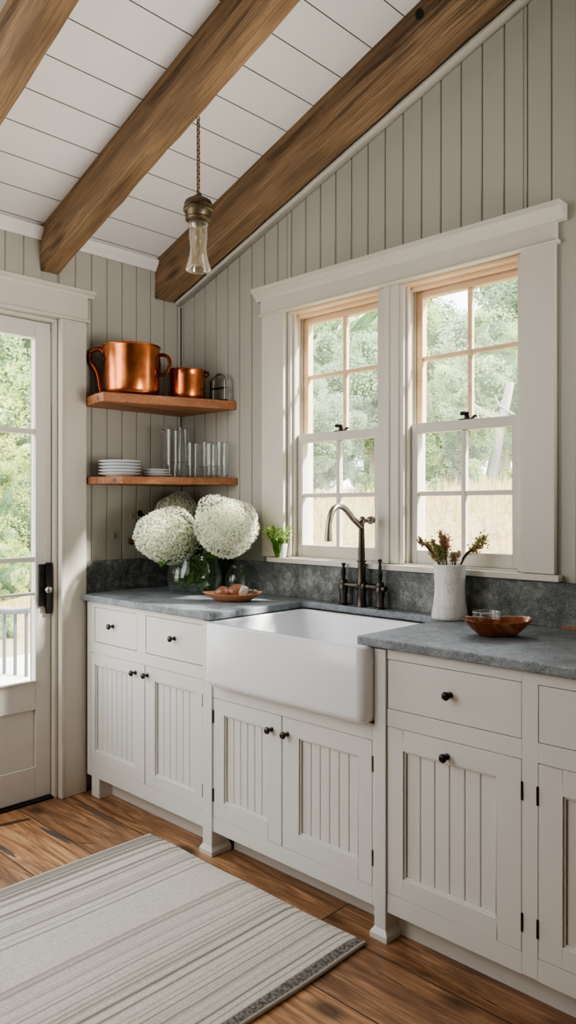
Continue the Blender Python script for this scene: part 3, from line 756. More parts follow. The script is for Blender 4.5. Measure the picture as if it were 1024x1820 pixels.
pt = tumbler('glass_pitcher', 'tall clear glass pitcher next to the small plates on the lower shelf', .155, -.175, .044, .235, .003, None, 'clear glasses on the lower shelf', 'pitcher')
b = B(); b.tube([(.155-.030, -.175-.030, LS+.228), (.155-.035, -.175-.035, LS+.232), (.155-.042, -.175-.042, LS+.234)], [.010, .008, .005], 8); b.build('pouring_lip', 'rimglass', pt, 0, 50)
tumbler('glass_jar', 'tall clear glass jar at the back of the lower shelf in the corner', .09, -.06, .042, .255, .003, .034, cat='jar')
tumbler('drinking_glass', 'clear tumbler in front of the tall corner jar on the lower shelf', .215, -.095, .036, .172)
tumbler('drinking_glass', 'clear tumbler right of centre, between two others on the lower shelf', .262, -.042, .034, .175)
tumbler('drinking_glass', 'slim clear tumbler at the right end of the lower shelf, beside the window wall', .385, -.055, .030, .168)
tumbler('drinking_glass', 'clear tumbler second from the right end of the lower shelf', .322, -.07, .031, .162)

# ================================================================== PENDANT LAMP
lx, ly = 1.0, -.700
pl = thing('pendant_lamp', 'small glass pendant lamp hanging from the middle beam on a chain', 'lamp', (lx, ly, 2.17))
b = B(); z = 2.714; i = 0
while z > 2.436:
    n = 12; ring = []
    for k in range(n+1):
        a = 2*math.pi*k/n; u, w = .0058*math.cos(a), .0088*math.sin(a)
        ring.append((lx+(u if i % 2 else 0), ly+(0 if i % 2 else u), z+w))
    b.tube(ring, .0021, 6); z -= .0122; i += 1
b.build('chain', 'brass', pl, 0, 60)
b = B(); b.lathe([(.005, .036), (.008, .030), (.018, .027), (.019, .023), (.014, .021), (.034, .017), (.046, .009), (.051, -.002), (.051, -.010), (.048, -.013), (.054, -.018), (.054, -.026), (.049, -.030), (.047, -.042), (.043, -.050), (.047, -.054), (.046, -.060), (.037, -.066), (.0005, -.064)], (lx, ly, 2.405), 32)
b.cyl((lx-.012, ly, 2.437), (lx+.012, ly, 2.437), .006, 10)
b.build('cap', 'oldcap', pl, 0, 40)
b = B(); prof = [(.031, .172), (.034, .168), (.034, .160), (.031, .155), (.033, .14), (.0325, .115), (.029, .085), (.031, .06), (.036, .035), (.043, .012), (.045, .004)]
inner = [(r-.003, z) for r, z in reversed(prof)]
b.lathe(prof + [(.044, .002)] + inner, (lx, ly, 2.165), 32, cap0=False, cap1=False)
b.build('glass_shade', 'frost', pl, 0, 45)
b = B(); b.lathe([(.0435, .0), (.0462, .002), (.0462, .006), (.0435, .008)], (lx, ly, 2.165), 32, cap0=False, cap1=False); b.build('shade_rim', 'rimglass', pl, 0, 45)
b = B(); b.lathe([(.0325, .162), (.036, .164), (.036, .170), (.0325, .172)], (lx, ly, 2.165), 32, cap0=False, cap1=False)
b.build('shade_rim', 'rimglass', pl, 0, 45)
b = B(); b.lathe([(.010, .17), (.012, .15), (.017, .125), (.016, .105), (.008, .09), (.0005, .088)], (lx, ly, 2.165), 20); b.build('bulb', 'frost', pl, 0, 50)

# ================================================================== HYDRANGEAS
vx, vy = .36, -.20
gv = thing('glass_vase', 'wide clear green-tinted glass vase full of stems in the counter corner', 'vase', (vx, vy, CT))
b = B(); prof = [(.095, .001), (.112, .008), (.124, .04), (.128, .075), (.122, .115), (.108, .145), (.104, .165), (.106, .172), (.103, .172), (.101, .163), (.118, .115), (.124, .075), (.120, .04), (.108, .012), (.0005, .010)]
b.lathe(prof, (vx, vy, CT), 40); b.build('glass_body', 'greenglass', gv, 0, 45)
b = B(); b.lathe([(.100, .170), (.107, .170), (.107, .175), (.100, .175)], (vx, vy, CT), 40, cap0=False, cap1=False)
b.build('rim', 'rimglass', gv, 0, 45)
def leaf_quads(n, c, spread, size, rnd, up=.5):
    vs, fs = [], []
    for _ in range(n):
        p = Vector((c[0]+rnd.gauss(0, spread[0]), c[1]+rnd.gauss(0, spread[1]), c[2]+rnd.gauss(0, spread[2])))
        d = Vector((rnd.uniform(-1, 1), rnd.uniform(-1, 1), rnd.uniform(-up, up))).normalized(); s_ = d.cross(Vector((0, 0, 1))).normalized()
        if rnd.random() < .5: s_ = (s_ + Vector((0, 0, rnd.uniform(-.7, .7)))).normalized()
        L = size*rnd.uniform(.6, 1.2); k = len(vs)
        for a_, w_ in ((0, .0), (.35, .3), (.35, -.3), (1, 0), (.7, .24), (.7, -.24)):
            vs.append(tuple(p + d*L*a_ + s_*L*w_ + Vector((0, 0, -.15*L*a_*a_))))
        fs += [(k, k+1, k+2), (k+1, k+4, k+5, k+2), (k+4, k+3, k+5)]
    return vs, fs
def hydrangea(label, hc, hr, base, seed, squash=.92):
    rnd = random.Random(seed); hc = Vector(hc)
    t = thing('hydrangea', label, 'flower', base, 'white hydrangeas in the glass vase')
    bs = Vector(base); mid = Vector((vx+(hc.x-vx)*.35, vy+(hc.y-vy)*.35, CT+.17))
    b = B(); q = catmull([tuple(bs), tuple((bs+mid)/2), tuple(mid), tuple(hc)], 4); b.tube(q, .005, 8); b.build('stem', 'stem', t, 0, 60)
    # lumpy inner dome so no light shows through, then many four-petalled florets
    k = B(); k.ball(tuple(hc), hr*.86, 14, 1, 1, squash); k.build('flower_core', 'petalcore', t, 0, 180)
    vs, fs = [], []
    lumps = [(Vector((rnd.gauss(0, 1), rnd.gauss(0, 1), rnd.gauss(0, 1))).normalized(), rnd.uniform(.03, .11)) for _ in range(30)]
    N = 4600
    for i in range(N):
        z_ = 1 - 2*(i+.5)/N; a_ = i*2.399963; rr = math.sqrt(1-z_*z_)
        d = Vector((rr*math.cos(a_), rr*math.sin(a_), z_)); d = (d + Vector((rnd.gauss(0, .03), rnd.gauss(0, .03), rnd.gauss(0, .03)))).normalized()
        rad = hr*(.93 + sum(h_*max(0, d.dot(l_)-.86)/.14 for l_, h_ in lumps) + rnd.uniform(-.06, .05))
        p = hc + Vector((d.x, d.y, d.z*squash))*rad
        n_ = (d + Vector((rnd.gauss(0, .4), rnd.gauss(0, .4), rnd.gauss(0, .4)))).normalized()
        e1 = n_.orthogonal().normalized(); e2 = n_.cross(e1); th = rnd.uniform(0, 6.28); s_ = hr*.036*rnd.uniform(.7, 1.25)
        for q_ in range(4):
            a2 = th + q_*math.pi/2; u = e1*math.cos(a2)+e2*math.sin(a2); v_ = n_.cross(u); m_ = len(vs)
            vs += [tuple(p), tuple(p+u*s_*.65+v_*s_*.5+n_*s_*.25), tuple(p+u*s_*1.1+n_*s_*.15), tuple(p+u*s_*.65-v_*s_*.5+n_*s_*.25)]
            fs.append((m_, m_+1, m_+2, m_+3))
    pydata('florets', vs, fs, 'petal', t)
    v2, f2 = leaf_quads(26, ((vx+hc.x)/2, (vy+hc.y)/2-.02, CT+.185), (.035, .035, .025), .055, rnd, .6)
    v2 = [(a_, b_, max(c_, CT+.02)) for a_, b_, c_ in v2]
    pydata('leaves', v2, f2, 'leafd', t)
    v3, f3 = leaf_quads(170, (bs.x, bs.y, CT+.085), (.045, .045, .04), .03, rnd, 1.2)
    keep = []
    for q_ in v3:
        dx, dy = q_[0]-vx, q_[1]-vy; d_ = math.hypot(dx, dy); k_ = min(1, .095/max(d_, 1e-6)); keep.append((vx+dx*k_, vy+dy*k_, min(max(q_[2], CT+.016), CT+.2)))
    o = pydata('leaves', keep, f3, 'leafd', t); o['label'] = 'leaves under water inside the vase'
hydrangea('white hydrangea head at the front left of the vase', (.312, -.325, 1.183), .139, (vx-.045, vy-.03, CT+.014), 1)
hydrangea('white hydrangea head on the right, nearest the window', (.585, -.20, 1.225), .138, (vx+.05, vy, CT+.014), 2)
hydrangea('white hydrangea head at the back left, highest against the wall', (.125, -.118, 1.275), .112, (vx-.03, vy+.05, CT+.014), 3)
hydrangea('small white hydrangea head tucked in the middle behind the others', (.35, -.085, 1.262), .075, (vx+.02, vy+.055, CT+.014), 4)
# small round jar behind the vase
jr = thing('glass_jar', 'small round clear glass jar on the worktop right of the flower vase', 'jar', (.535, -.085, CT))
b = B(); b.lathe([(.03, .001), (.05, .01), (.062, .045), (.060, .08), (.045, .108), (.034, .118), (.034, .13), (.031, .13), (.031, .117), (.042, .105), (.057, .08), (.059, .045), (.046, .012), (.0005, .008)], (.535, -.085, CT), 28); b.build('glass_body', 'greenglass', jr, 0, 45)
b = B(); b.lathe([(.031, .128), (.036, .128), (.036, .133), (.031, .133)], (.535, -.085, CT), 28, cap0=False, cap1=False); b.build('rim', 'rimglass', jr, 0, 45)

# ================================================================== TERRACOTTA DISH
dx, dy = .735, -.285
D1 = Vector((.719, .695, 0)); D2 = Vector((-.695, .719, 0))
def boat(name, label, cat, cx, cy, z, a, bb, h, mat, tip, rim, n=48):
    t = thing(name, label, cat, (cx, cy, z)); b = B(); rings = []
    def ring(s, zz, lift):
        out = []
        for i in range(n):
            th = 2*math.pi*i/n; co, si = math.cos(th), math.sin(th)
            u = a*s*math.copysign(abs(co)**.85, co); v = bb*s*math.copysign(abs(si)**.9, si)
            if co < -.8: u -= tip*s*((-co-.8)/.2)**2
            e = lift*(abs(co)**2)
            p = D1*u + D2*v; out.append((cx+p.x, cy+p.y, z+zz+e))
        return out
    prof = [(.45, 0, 0), (.52, .001, 0), (.72, h*.4, .2), (.88, h*.72, .6), (1.0, h, 1.0), (.99, h+.002, 1), (.96, h+.001, 1), (.84, h*.66, .6), (.66, h*.32, .2), (.4, .006, 0)]
    b.loft([ring(s, zz, l*rim) for s, zz, l in prof]); b.build('dish_body', mat, t, 0, 45)
    return t
boat('shallow_dish', 'oval terracotta dish holding shells beside the flowers', 'dish', dx, dy, CT+.0006, .118, .070, .030, 'terracotta', .02, .008)
def blob(name, label, cat, p, sx, sy, sz, rz, mat, group=None, seed=0, tip=0):
    rnd = random.Random(seed); bm = bmesh.new(); bmesh.ops.create_icosphere(bm, subdivisions=3, radius=1)
    ph = [rnd.uniform(0, 6) for _ in range(4)]
    for v in bm.verts:
        c_ = v.co.copy(); k = 1 + .07*math.sin(3*c_.x+ph[0]) + .05*math.sin(5*c_.y+ph[1]+2*c_.z)
        v.co = Vector((c_.x*sx*k, c_.y*sy*k, c_.z*sz*k))
        if tip and c_.x < 0: v.co.y *= 1 - tip*c_.x*c_.x; v.co.z *= 1 - tip*c_.x*c_.x; v.co.x *= 1+.25*tip*c_.x*c_.x
    bmesh.ops.rotate(bm, verts=bm.verts, cent=(0, 0, 0), matrix=Matrix.Rotation(rz, 3, 'Z'))
    bmesh.ops.translate(bm, verts=bm.verts, vec=p)
    me = bpy.data.meshes.new(name); bm.to_mesh(me); bm.free()
    return tag(link(name, me, mat, None, 0, 180), label, cat, group)
def dpos(u, v, z): p = D1*u + D2*v; return (dx+p.x, dy+p.y, CT+z)
blob('shell', 'brown rounded shell at the left end of the terracotta dish', 'shell', dpos(-.055, -.004, .036), .038, .030, .026, R(30), 'shellb', None, 1, .5)
blob('shell', 'large brown shell in the middle of the terracotta dish', 'shell', dpos(.005, 0, .042), .040, .030, .030, R(60), 'shellb', None, 2, .3)
blob('shell', 'pale pearly shell right of centre in the terracotta dish', 'shell', dpos(.038, -.012, .040), .026, .022, .027, R(80), 'shellw', None, 3, .2)
rp = random.Random(5)
for i in range(12):
    u = rp.uniform(.055, .10); v = rp.uniform(-.026, .03)*(1-(u-.05)*6)
    blob('pebble', 'small mottled pebble heaped at the right end of the terracotta dish', 'pebble', dpos(u, v, .031+rp.uniform(0, .014)), rp.uniform(.007, .011), rp.uniform(.006, .009), rp.uniform(.005, .007), rp.uniform(0, 3), 'pebble', 'pebbles in the terracotta dish', i+10)

# ================================================================== CHIVES ON THE SILL
sx_, sy_, sz_ = .735, -.012, 1.089
ch = thing('potted_chives', 'green chives in a white cup at the left end of the window sill', 'plant', (sx_, sy_, sz_))
b = B(); b.lathe([(.018, .0), (.021, .004), (.027, .05), (.029, .062), (.027, .062), (.024, .05), (.0005, .045)], (sx_+.012, sy_+.004, sz_), 24); b.build('cup', 'china', ch, 0, 40)
rc = random.Random(11); b = B(); tips = []
for i in range(110):
    a_ = rc.uniform(0, 6.28); r0 = .014*math.sqrt(rc.random()); sp = rc.uniform(.004, .062)
    fwd = -abs(sp)*.25
    p0 = (sx_+r0*math.cos(a_)*1.0, sy_-.014+r0*math.sin(a_)*.6, sz_+.003); hgt = rc.uniform(.085, .135)
    p1 = (p0[0]+sp*.35*math.cos(a_), p0[1]+sp*.25*math.sin(a_), sz_+hgt*.55); p2 = (p0[0]+sp*math.cos(a_), p0[1]+sp*.6*math.sin(a_)-.004, sz_+hgt)
    b.tube([p0, p1, p2], [.0016, .0015, .0009], 4); tips.append(p2)
b.build('blades', 'chive', ch, 0, 60)
vs, fs = [], []
for p in tips:
    for _ in range(9):
        q_ = Vector(p) + Vector((rc.gauss(0, .006), rc.gauss(0, .005), rc.gauss(0, .006))); d = Vector((rc.uniform(-1, 1), rc.uniform(-1, 1), rc.uniform(-1, 1))).normalized()*.0045; e = d.orthogonal().normalized()*.003; k = len(vs)
        vs += [tuple(q_-d), tuple(q_+e), tuple(q_+d), tuple(q_-e)]; fs.append((k, k+1, k+2, k+3))
pydata('flower_tips', vs, fs, 'chivef', ch)

# ================================================================== VASE OF DRIED FLOWERS
wx, wy = 1.668, -.098
wv = thing('ceramic_vase', 'white crackle-glazed ceramic vase holding dried flowers on the counter', 'vase', (wx, wy, CT))
b = B(); prof = [(.056, .0), (.062, .003), (.0645, .012), (.062, .03), (.057, .06), (.054, .09), (.053, .12), (.0545, .145), (.0555, .15), (.0545, .155), (.056, .18), (.0575, .192), (.0585, .195), (.056, .196), (.053, .19), (.051, .15), (.050, .10), (.056, .03), (.0005, .012)]
b.lathe(prof, (wx, wy, CT), 44); b.build('vase_body', 'crackle', wv, 0, 60)
def dried(label, tipoff, h, mat, fl=.012, nfl=40, thick=.0018, base=None, lf=0, spray=2.2):
    rnd = random.Random(label); a0 = rnd.uniform(0, 6.28); ba = (wx+.03*math.cos(a0), wy+.03*math.sin(a0), CT+.014)
    n_ = math.hypot(*tipoff) or 1; k = min(.040, n_*.6)
    neck = (wx+tipoff[0]/n_*k, wy+tipoff[1]/n_*k, CT+.196); tip = (wx+tipoff[0], wy+tipoff[1], CT+h)
    t = thing('dried_flower', label, 'flower', ba, 'dried flowers in the ceramic vase')
    q = catmull([ba, neck, tuple((Vector(neck)*.45+Vector(tip)*.55)+Vector((0, 0, .008))), tip], 4)
    b = B(); b.tube(q, [thick*1.2]*len(q), 6); b.build('stem', 'dry', t, 0, 60)
    vs, fs = [], []
    ax = (Vector(tip)-Vector(neck)).normalized()
    for i in range(int(nfl*2.2)):
        s_ = rnd.random(); c_ = Vector(tip) - ax*s_*fl*spray + Vector((rnd.gauss(0, fl*.42), rnd.gauss(0, fl*.42), rnd.gauss(0, fl*.4)))
        c_.z = max(c_.z, CT+.207)
        d = Vector((rnd.uniform(-1, 1), rnd.uniform(-1, 1), rnd.uniform(-.4, 1))).normalized()*rnd.uniform(.004, .0075); e = d.orthogonal().normalized()*.003; m_ = len(vs)
        vs += [tuple(c_-d), tuple(c_+e), tuple(c_+d), tuple(c_-e)]; fs.append((m_, m_+1, m_+2, m_+3))
    pydata('flower_head', vs, fs, mat, t)
    if lf:
        v2, f2 = leaf_quads(lf, tuple((Vector(neck)*.45+Vector(tip)*.55)), (.008, .008, .01), .022, rnd, .9); pydata('dry_leaf', v2, f2, 'dryrose', t)
# offsets are (x, y) from the vase centre
r1 = Vector((.719, .695)); 
def off(s, d=0): return (.719*s + .695*d, .695*s - .719*d)
dried('far left dried stem leaning out over the rim with a bud', off(-.112, .02), .285, 'dryf', .012, 46, .0028)
dried('dried flower second from the left, thin grassy spray', off(-.082, .0), .272, 'dryf', .010, 80, spray=6)
dried('dried flower third from the left, slightly taller spray', off(-.066, .03), .282, 'dryf', .012, 90, spray=6)
dried('tallest thin dried spray in the middle of the vase', off(-.036, .01), .312, 'dryf', .010, 90, spray=9)
dried('rust-coloured dried flower head in the middle of the bunch', off(-.022, .025), .292, 'dryrose', .020, 110)
dried('short pale dried spray low in the centre of the vase', off(-.045, .045), .262, 'drygreen', .013, 100, spray=5)
dried('thin dried spray between the tallest spray and the rust-coloured head', off(-.028, .035), .298, 'dryf', .009, 80, spray=9)
dried('olive dried sprig left of centre at the front of the bunch', off(-.058, .048), .265, 'drygreen', .010, 80, spray=6)
dried('brown dried sprig at the back left of the bunch', off(-.075, -.015), .268, 'dryf', .010, 80, spray=7)
dried('short dark dried spray just above the rim right of centre', off(.012, .02), .235, 'dryf', .014, 60)
dried('short bent dried bud at the right of the rim', off(.032, .0), .24, 'dryf', .008, 30, .0036)
dried('dried green flower head leaning far right with a curled leaf', off(.122, .01), .292, 'drygreen', .026, 170, .003, None, 4)
dried('rust-tinged dried stem leaning right, just below the green dried head', off(.095, .02), .262, 'dryrose', .012, 40, .0026)

# ================================================================== BOWL AND GLASS
wb = boat('wooden_bowl', 'glossy red-brown oval wooden bowl on the right of the counter', 'bowl', 1.962, -.30, CT+.0006, .108, .075, .046, 'rosewood', .0, .008)
gj = thing('glass_cup', 'small clear glass cup standing in the wooden bowl', 'glass', (1.935, -.315, CT+.0115))
b = B(); b.lathe([(.036, .0), (.040, .003), (.040, .05), (.043, .056), (.043, .062), (.040, .063), (.038, .055), (.037, .05), (.037, .008), (.0005, .006)], (1.935, -.315, CT+.0115), 32); b.build('glass_wall', 'clear', gj, 0, 40)
for zz, rr in ((.060, .0415), (.046, .0405), (.002, .038)):
    b = B(); b.lathe([(rr-.002, zz), (rr+.0015, zz), (rr+.0015, zz+.0035), (rr-.002, zz+.0035)], (1.935, -.315, CT+.0115), 32, cap0=False, cap1=False); b.build('rim', 'rimglass', gj, 0, 40)
b = B(); b.box(2.05, 2.36, -.036, -.0225, CT+.0005, CT+.009); tag(b.build('wooden_strip', 'shelf', bevel=.001), 'thin wooden strip lying against the backsplash at the right', 'strip')

# ================================================================== LEFT WALL FITTINGS
def socket(y, z, w, h, label):
    t = thing('wall_socket', label, 'socket', (0, y, z-h), 'small grey wall plates'); b = B(leftw(0)); b.box(y-w, y+w, z-h, z+h, .0004, .004); b.build('cover_plate', 'wall', t, .001)
    b = B(leftw(0)); b.box(y-w*.1, y+w*.35, z-h*.5, z+h*.5, .004, .007); b.build('toggle', 'steel', t, .001)
socket(-.404, 1.177, .017, .024, 'small grey wall plate left of the flowers, just above the backsplash'); socket(-.301, 1.271, .012, .016, 'smaller grey wall plate higher up beside the black hook')
t = thing('brass_knob', 'round aged brass knob on the left wall beside the hydrangeas', 'knob', (0, -.307, 1.15)); b = B()
b.loft([[(h_, -.307+r_*math.cos(a_), 1.15+r_*math.sin(a_)) for a_ in [2*math.pi*i/24 for i in range(24)]] for r_, h_ in ((.019, .0005), (.019, .004), (.009, .008), (.008, .02), (.015, .026), (.016, .034), (.009, .04))]); b.build('knob_body', 'brass', t, 0, 45)
t = thing('wall_hook', 'black iron hook on the left wall above the brass knob', 'hook', (0, -.258, 1.262)); b = B()
b.loft([[(h_, -.258+r_*math.cos(a_), 1.285+r_*math.sin(a_)*1.3) for a_ in [2*math.pi*i/20 for i in range(20)]] for r_, h_ in ((.012, .0005), (.012, .006), (.007, .009))])
b.tube(catmull([(.006, -.258, 1.285), (.024, -.258, 1.28), (.034, -.258, 1.262), (.030, -.258, 1.245), (.018, -.258, 1.248)], 4), .005, 8); b.build('hook_body', 'black', t, 0, 50)

# ================================================================== RUG
rg = thing('striped_rug', 'flat-woven rug with grey and beige stripes and a dark speckled edge on the floor', 'rug', (1.165, -1.78, 0))
bm = bmesh.new(); nx, ny = 40, 60; rr_ = random.Random(3)
X0, X1, Y0, Y1 = .62, 1.71, -2.95, -.64
top = [[None]*(ny+1) for _ in range(nx+1)]; bot = [[None]*(ny+1) for _ in range(nx+1)]
for i in range(nx+1):
    for j in range(ny+1):
        x = X0+(X1-X0)*i/nx; y = Y0+(Y1-Y0)*j/ny; e = min(i, nx-i, j, ny-j)
        y2 = y + (.003*math.sin(i*.35) if j == ny else 0); x2 = x + (.002*math.sin(j*.5) if i == nx else 0)
        zz = .013 + .0015*math.sin(x*9)*math.sin(y*7) - (.006 if e == 0 else 0)
        top[i][j] = bm.verts.new((x2, y2, zz)); bot[i][j] = bm.verts.new((x2, y2, .0006))
for i in range(nx):
    for j in range(ny):
        bm.faces.new((top[i][j], top[i+1][j], top[i+1][j+1], top[i][j+1])); bm.faces.new((bot[i][j], bot[i][j+1], bot[i+1][j+1], bot[i+1][j]))
for i in range(nx):
    for j in (0, ny): bm.faces.new((top[i][j], top[i+1][j], bot[i+1][j], bot[i][j]))
for j in range(ny):
    for i in (0, nx): bm.faces.new((top[i][j], top[i][j+1], bot[i][j+1], bot[i][j]))
bmesh.ops.recalc_face_normals(bm, faces=bm.faces)
me = bpy.data.meshes.new('woven_field'); bm.to_mesh(me); bm.free(); link('woven_field', me, 'rug', rg, 0, 50)
b = B(); q = [(X1+.004+.002*math.sin(j*.5), Y0+(Y1-Y0)*j/60, .007) for j in range(61)]; b.tube(q, .0062, 8); o = b.build('edge_binding', 'bind', rg, 0, 60); o['label'] = 'pale corded binding along the right edge'

# ================================================================== OUTSIDE
def gh(x, y):
    if y < .2: return -.04
    u = y - .6 - .35*max(0, -x)
    return -.04 + (1.72*(1-math.exp(-.5*u)) if u > 0 else 0)
vs, fs = [], []; nx, ny = 70, 70
for i in range(nx+1):
    for j in range(ny+1):
        x = -40 + 52*i/nx; y = -14 + 50*j/ny
        if -.2 < x < RX+.3 and RY-.3 < y < .2: z = -.3
        else: z = gh(x, y) + .04*math.sin(x*2.1)*math.sin(y*1.7)*(1 if y > 1.5 else 0)
        vs.append((x, y, z))
for i in range(nx):
    for j in range(ny): fs.append((i*(ny+1)+j, (i+1)*(ny+1)+j, (i+1)*(ny+1)+j+1, i*(ny+1)+j+1))
tag(pydata('meadow_ground', vs, fs, 'ground', None, (0, 0, 0), 180), kind='structure')
struct(B().box(-3.3, -.17, -3.2, 1.0, -.04, -.01).build('deck_floor', 'deck', bevel=.004))
# low railing on the deck
rl = thing('deck_railing', 'low grey metal railing with a bowed handrail on the deck outside the door', 'railing', (-2.6, .1, -.01))
def rp_(k): return (-3.05+.62*k, .19+.2*k)
b = B(); q = [(rp_(k)[0], rp_(k)[1], .565-.05*math.sin(k*3.1)-.055*k) for k in [i/10-.35 for i in range(15)]]; b.tube(q, .022, 10, 1.5); b.build('handrail', 'rail', rl, 0, 50)
for k in (.07, .25, .43, .61, .79, .97):
    p = rp_(k); b = B(); b.cyl((p[0], p[1], -.01), (p[0], p[1], .555-.05*math.sin(k*3.1)-.055*k), .0135, 10); b.build('baluster', 'rail', rl, 0, 50)

def crown_mesh(seed, n, r, size, squash=1.0):
    rnd = random.Random(seed); vs, fs = [], []
    cl = []
    for _ in range(60):
        d = Vector((rnd.gauss(0, 1), rnd.gauss(0, 1), rnd.gauss(0, 1))).normalized()
        cl.append((d*r*rnd.uniform(.45, .95), r*rnd.uniform(.12, .30)))
    for i in range(n):
        c_, cr = cl[i % len(cl)]
        d = Vector((rnd.gauss(0, 1), rnd.gauss(0, 1), rnd.gauss(0, 1))).normalized()
        p = c_ + d*cr*rnd.uniform(.75, 1.08); p.z *= squash
        u = Vector((rnd.gauss(0, 1), rnd.gauss(0, 1), rnd.gauss(0, .6))).normalized(); v_ = u.orthogonal().normalized(); v_ = (Matrix.Rotation(rnd.uniform(0, 6.28), 3, u) @ v_)
        s_ = size*rnd.uniform(.6, 1.3); k = len(vs)
        vs += [tuple(p-u*s_), tuple(p+v_*s_*.5), tuple(p+u*s_), tuple(p-v_*s_*.5)]; fs.append((k, k+1, k+2, k+3))
    me = bpy.data.meshes.new('crown'); me.from_pydata(vs, [], fs); me.materials.append(M['tree_a'])
    bm = bmesh.new()
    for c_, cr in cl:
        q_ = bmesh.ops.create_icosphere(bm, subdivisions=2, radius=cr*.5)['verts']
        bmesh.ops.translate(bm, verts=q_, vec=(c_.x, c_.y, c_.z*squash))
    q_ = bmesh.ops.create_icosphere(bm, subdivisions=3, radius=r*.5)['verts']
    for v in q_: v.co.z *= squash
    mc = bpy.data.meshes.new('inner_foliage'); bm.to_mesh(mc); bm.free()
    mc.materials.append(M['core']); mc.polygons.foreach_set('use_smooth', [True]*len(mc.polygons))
    return me, mc
CM = [crown_mesh(i, 46000, 1.0, .023, s) for i, s in ((1, 1.0), (2, 1.15), (3, .9))]
SPOTS = []
def tree(x, y, h, r, var, mat, label, name='tree', cat='tree', trunk=True, lean=(0, 0), rz=0, group='trees beyond the house'):
    z = gh(x, y) - .03; t = thing(name, label, cat, (x, y, z), group)
    SPOTS.append((x, y, r*1.32 if h < r*1.32 + .4 else .35))
    if trunk:
        b = B(); tr = .025*r + .05
        b.tube(catmull([(x, y, z), (x+lean[0]*.4, y+lean[1]*.4, z+h*.35), (x+lean[0], y+lean[1], z+h*.8)], 4), [tr]*5+[tr*.7]*4, 10); b.build('trunk', 'bark', t, 0, 60)
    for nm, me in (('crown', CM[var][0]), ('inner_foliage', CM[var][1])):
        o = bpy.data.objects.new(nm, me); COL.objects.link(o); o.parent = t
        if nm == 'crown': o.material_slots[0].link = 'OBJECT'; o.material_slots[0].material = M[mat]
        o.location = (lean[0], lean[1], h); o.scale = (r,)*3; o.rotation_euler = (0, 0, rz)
    return t
A, Bt, C_ = 'tree_a', 'tree_b', 'tree_c'
S = [  # x, y, crown height above ground, radius, mesh, leaf, label
 (-5.01, 6.42, 1.0, .88, 0, A, 'low blue-green tree in the left window, nearest the meadow'),
 (-3.43, 7.95, 1.0, .88, 1, Bt, 'low mid-green tree in the left half of the right window'),
 (-2.00, 9.32, 1.0, .88, 2, A, 'low green tree at the right edge of the right window, behind the pale trunks'),
 (-8.42, 8.14, 2.7, 1.35, 2, Bt, 'mid-height tree at the left edge of the left window'),
 (-6.44, 10.04, 1.7, 1.45, 0, A, 'mid-height blue-green tree in the right half of the left window'),
 (-4.46, 11.95, 2.2, 1.45, 1, Bt, 'mid-height tree in the right half of the right window'),
 (-10.83, 12.19, 2.6, 2.4, 1, A, 'taller hazy tree behind, in the left window'),
 (-6.8, 16.09, 2.7, 2.4, 2, A, 'taller hazy tree behind, in the right window'),
 (-13.26, 20.14, 5.6, 3.4, 2, Bt, 'farthest big tree rising between the two windows'),
 (-8.65, 24.59, 6.9, 3.5, 0, A, 'farthest big tree filling the top right of the right window'),
 (-11.2, 16.5, 1.0, .95, 1, A, 'small distant tree low between the two bigger ones in the left window'),
 (-9.1, 3.85, 1.2, 1.1, 1, C_, 'yellow-green tree low in the door glass'),
 (-13.3, 5.36, 3.0, 2.0, 2, C_, 'tall yellow-green tree in the middle of the door glass'),
 (-18.2, 8.9, 4.9, 2.6, 0, Bt, 'far green tree at the top of the door glass'),
]
for i, (x, y, h, r, v, m, lab) in enumerate(S): tree(x, y, h, r, v, m, lab, rz=i*1.3)
# pale leaning trunks
def trunk_tree(x, y, lean, h, rad, label):
    SPOTS.append((x, y, .3)); z = gh(x, y)-.03; t = thing('pale_trunk_tree', label, 'tree', (x, y, z), 'pale trunks in the meadow'); b = B()
    b.tube(catmull([(x, y, z), (x+lean[0]*.3, y+lean[1]*.3, z+h*.3), (x+lean[0]*.6, y+lean[1]*.6, z+h*.62), (x+lean[0], y+lean[1], z+h)], 4), [rad*(1-.4*i/12) for i in range(13)], 10); b.build('trunk', 'bark', t, 0, 60)
    b = B(); b.tube([(x+lean[0]*.6, y+lean[1]*.6, z+h*.6), (x+lean[0]*.6-.5, y+lean[1]*.6-.3, z+h*.85), (x+lean[0]*.6-.55, y+lean[1]*.6-.35, z+h*.95)], [rad*.5, rad*.35, rad*.2], 8); b.build('branch', 'bark', t, 0, 60)
trunk_tree(-2.93, 8.46, (.17, .40), 1.75, .105, 'pale leaning tree trunk in the meadow, seen low in the right window')
trunk_tree(-2.50, 8.75, (.25, .35), 1.6, .06, 'thinner pale trunk just right of the leaning one')
def bush(x, y, r, m, label, v=0, rz=0): tree(x, y, r*.6, r, v, m, label, 'bush', 'bush', False, rz=rz, group='bushes outside')
bush(-2.78, 7.72, .24, C_, 'bright yellow-green bush at the foot of the pale trunk', 1); bush(-2.32, 8.12, .24, C_, 'yellow-green bush right of the pale trunk', 2, 1)
bush(-2.25, 5.9, .13, Bt, 'small bush in the open meadow in front of the trunk', 0)
bush(-4.05, 6.75, .22, Bt, 'low bush at the meadow edge beside the window post', 1); bush(-5.6, 5.35, .24, A, 'low bush at the meadow edge in the left window', 2)
bush(-7.5, 2.75, .5, C_, 'yellow-green hedge bush low in the door glass, on the right', 1); bush(-7.1, 1.75, .45, C_, 'yellow-green hedge bush low in the door glass, on the left', 0, 2)
bush(-5.2, .55, .2, A, 'small shrub behind the deck railing', 2); bush(-4.5, 1.1, .2, Bt, 'small shrub right of the deck railing', 1)
rnd = random.Random(9); vs, fs = [], []
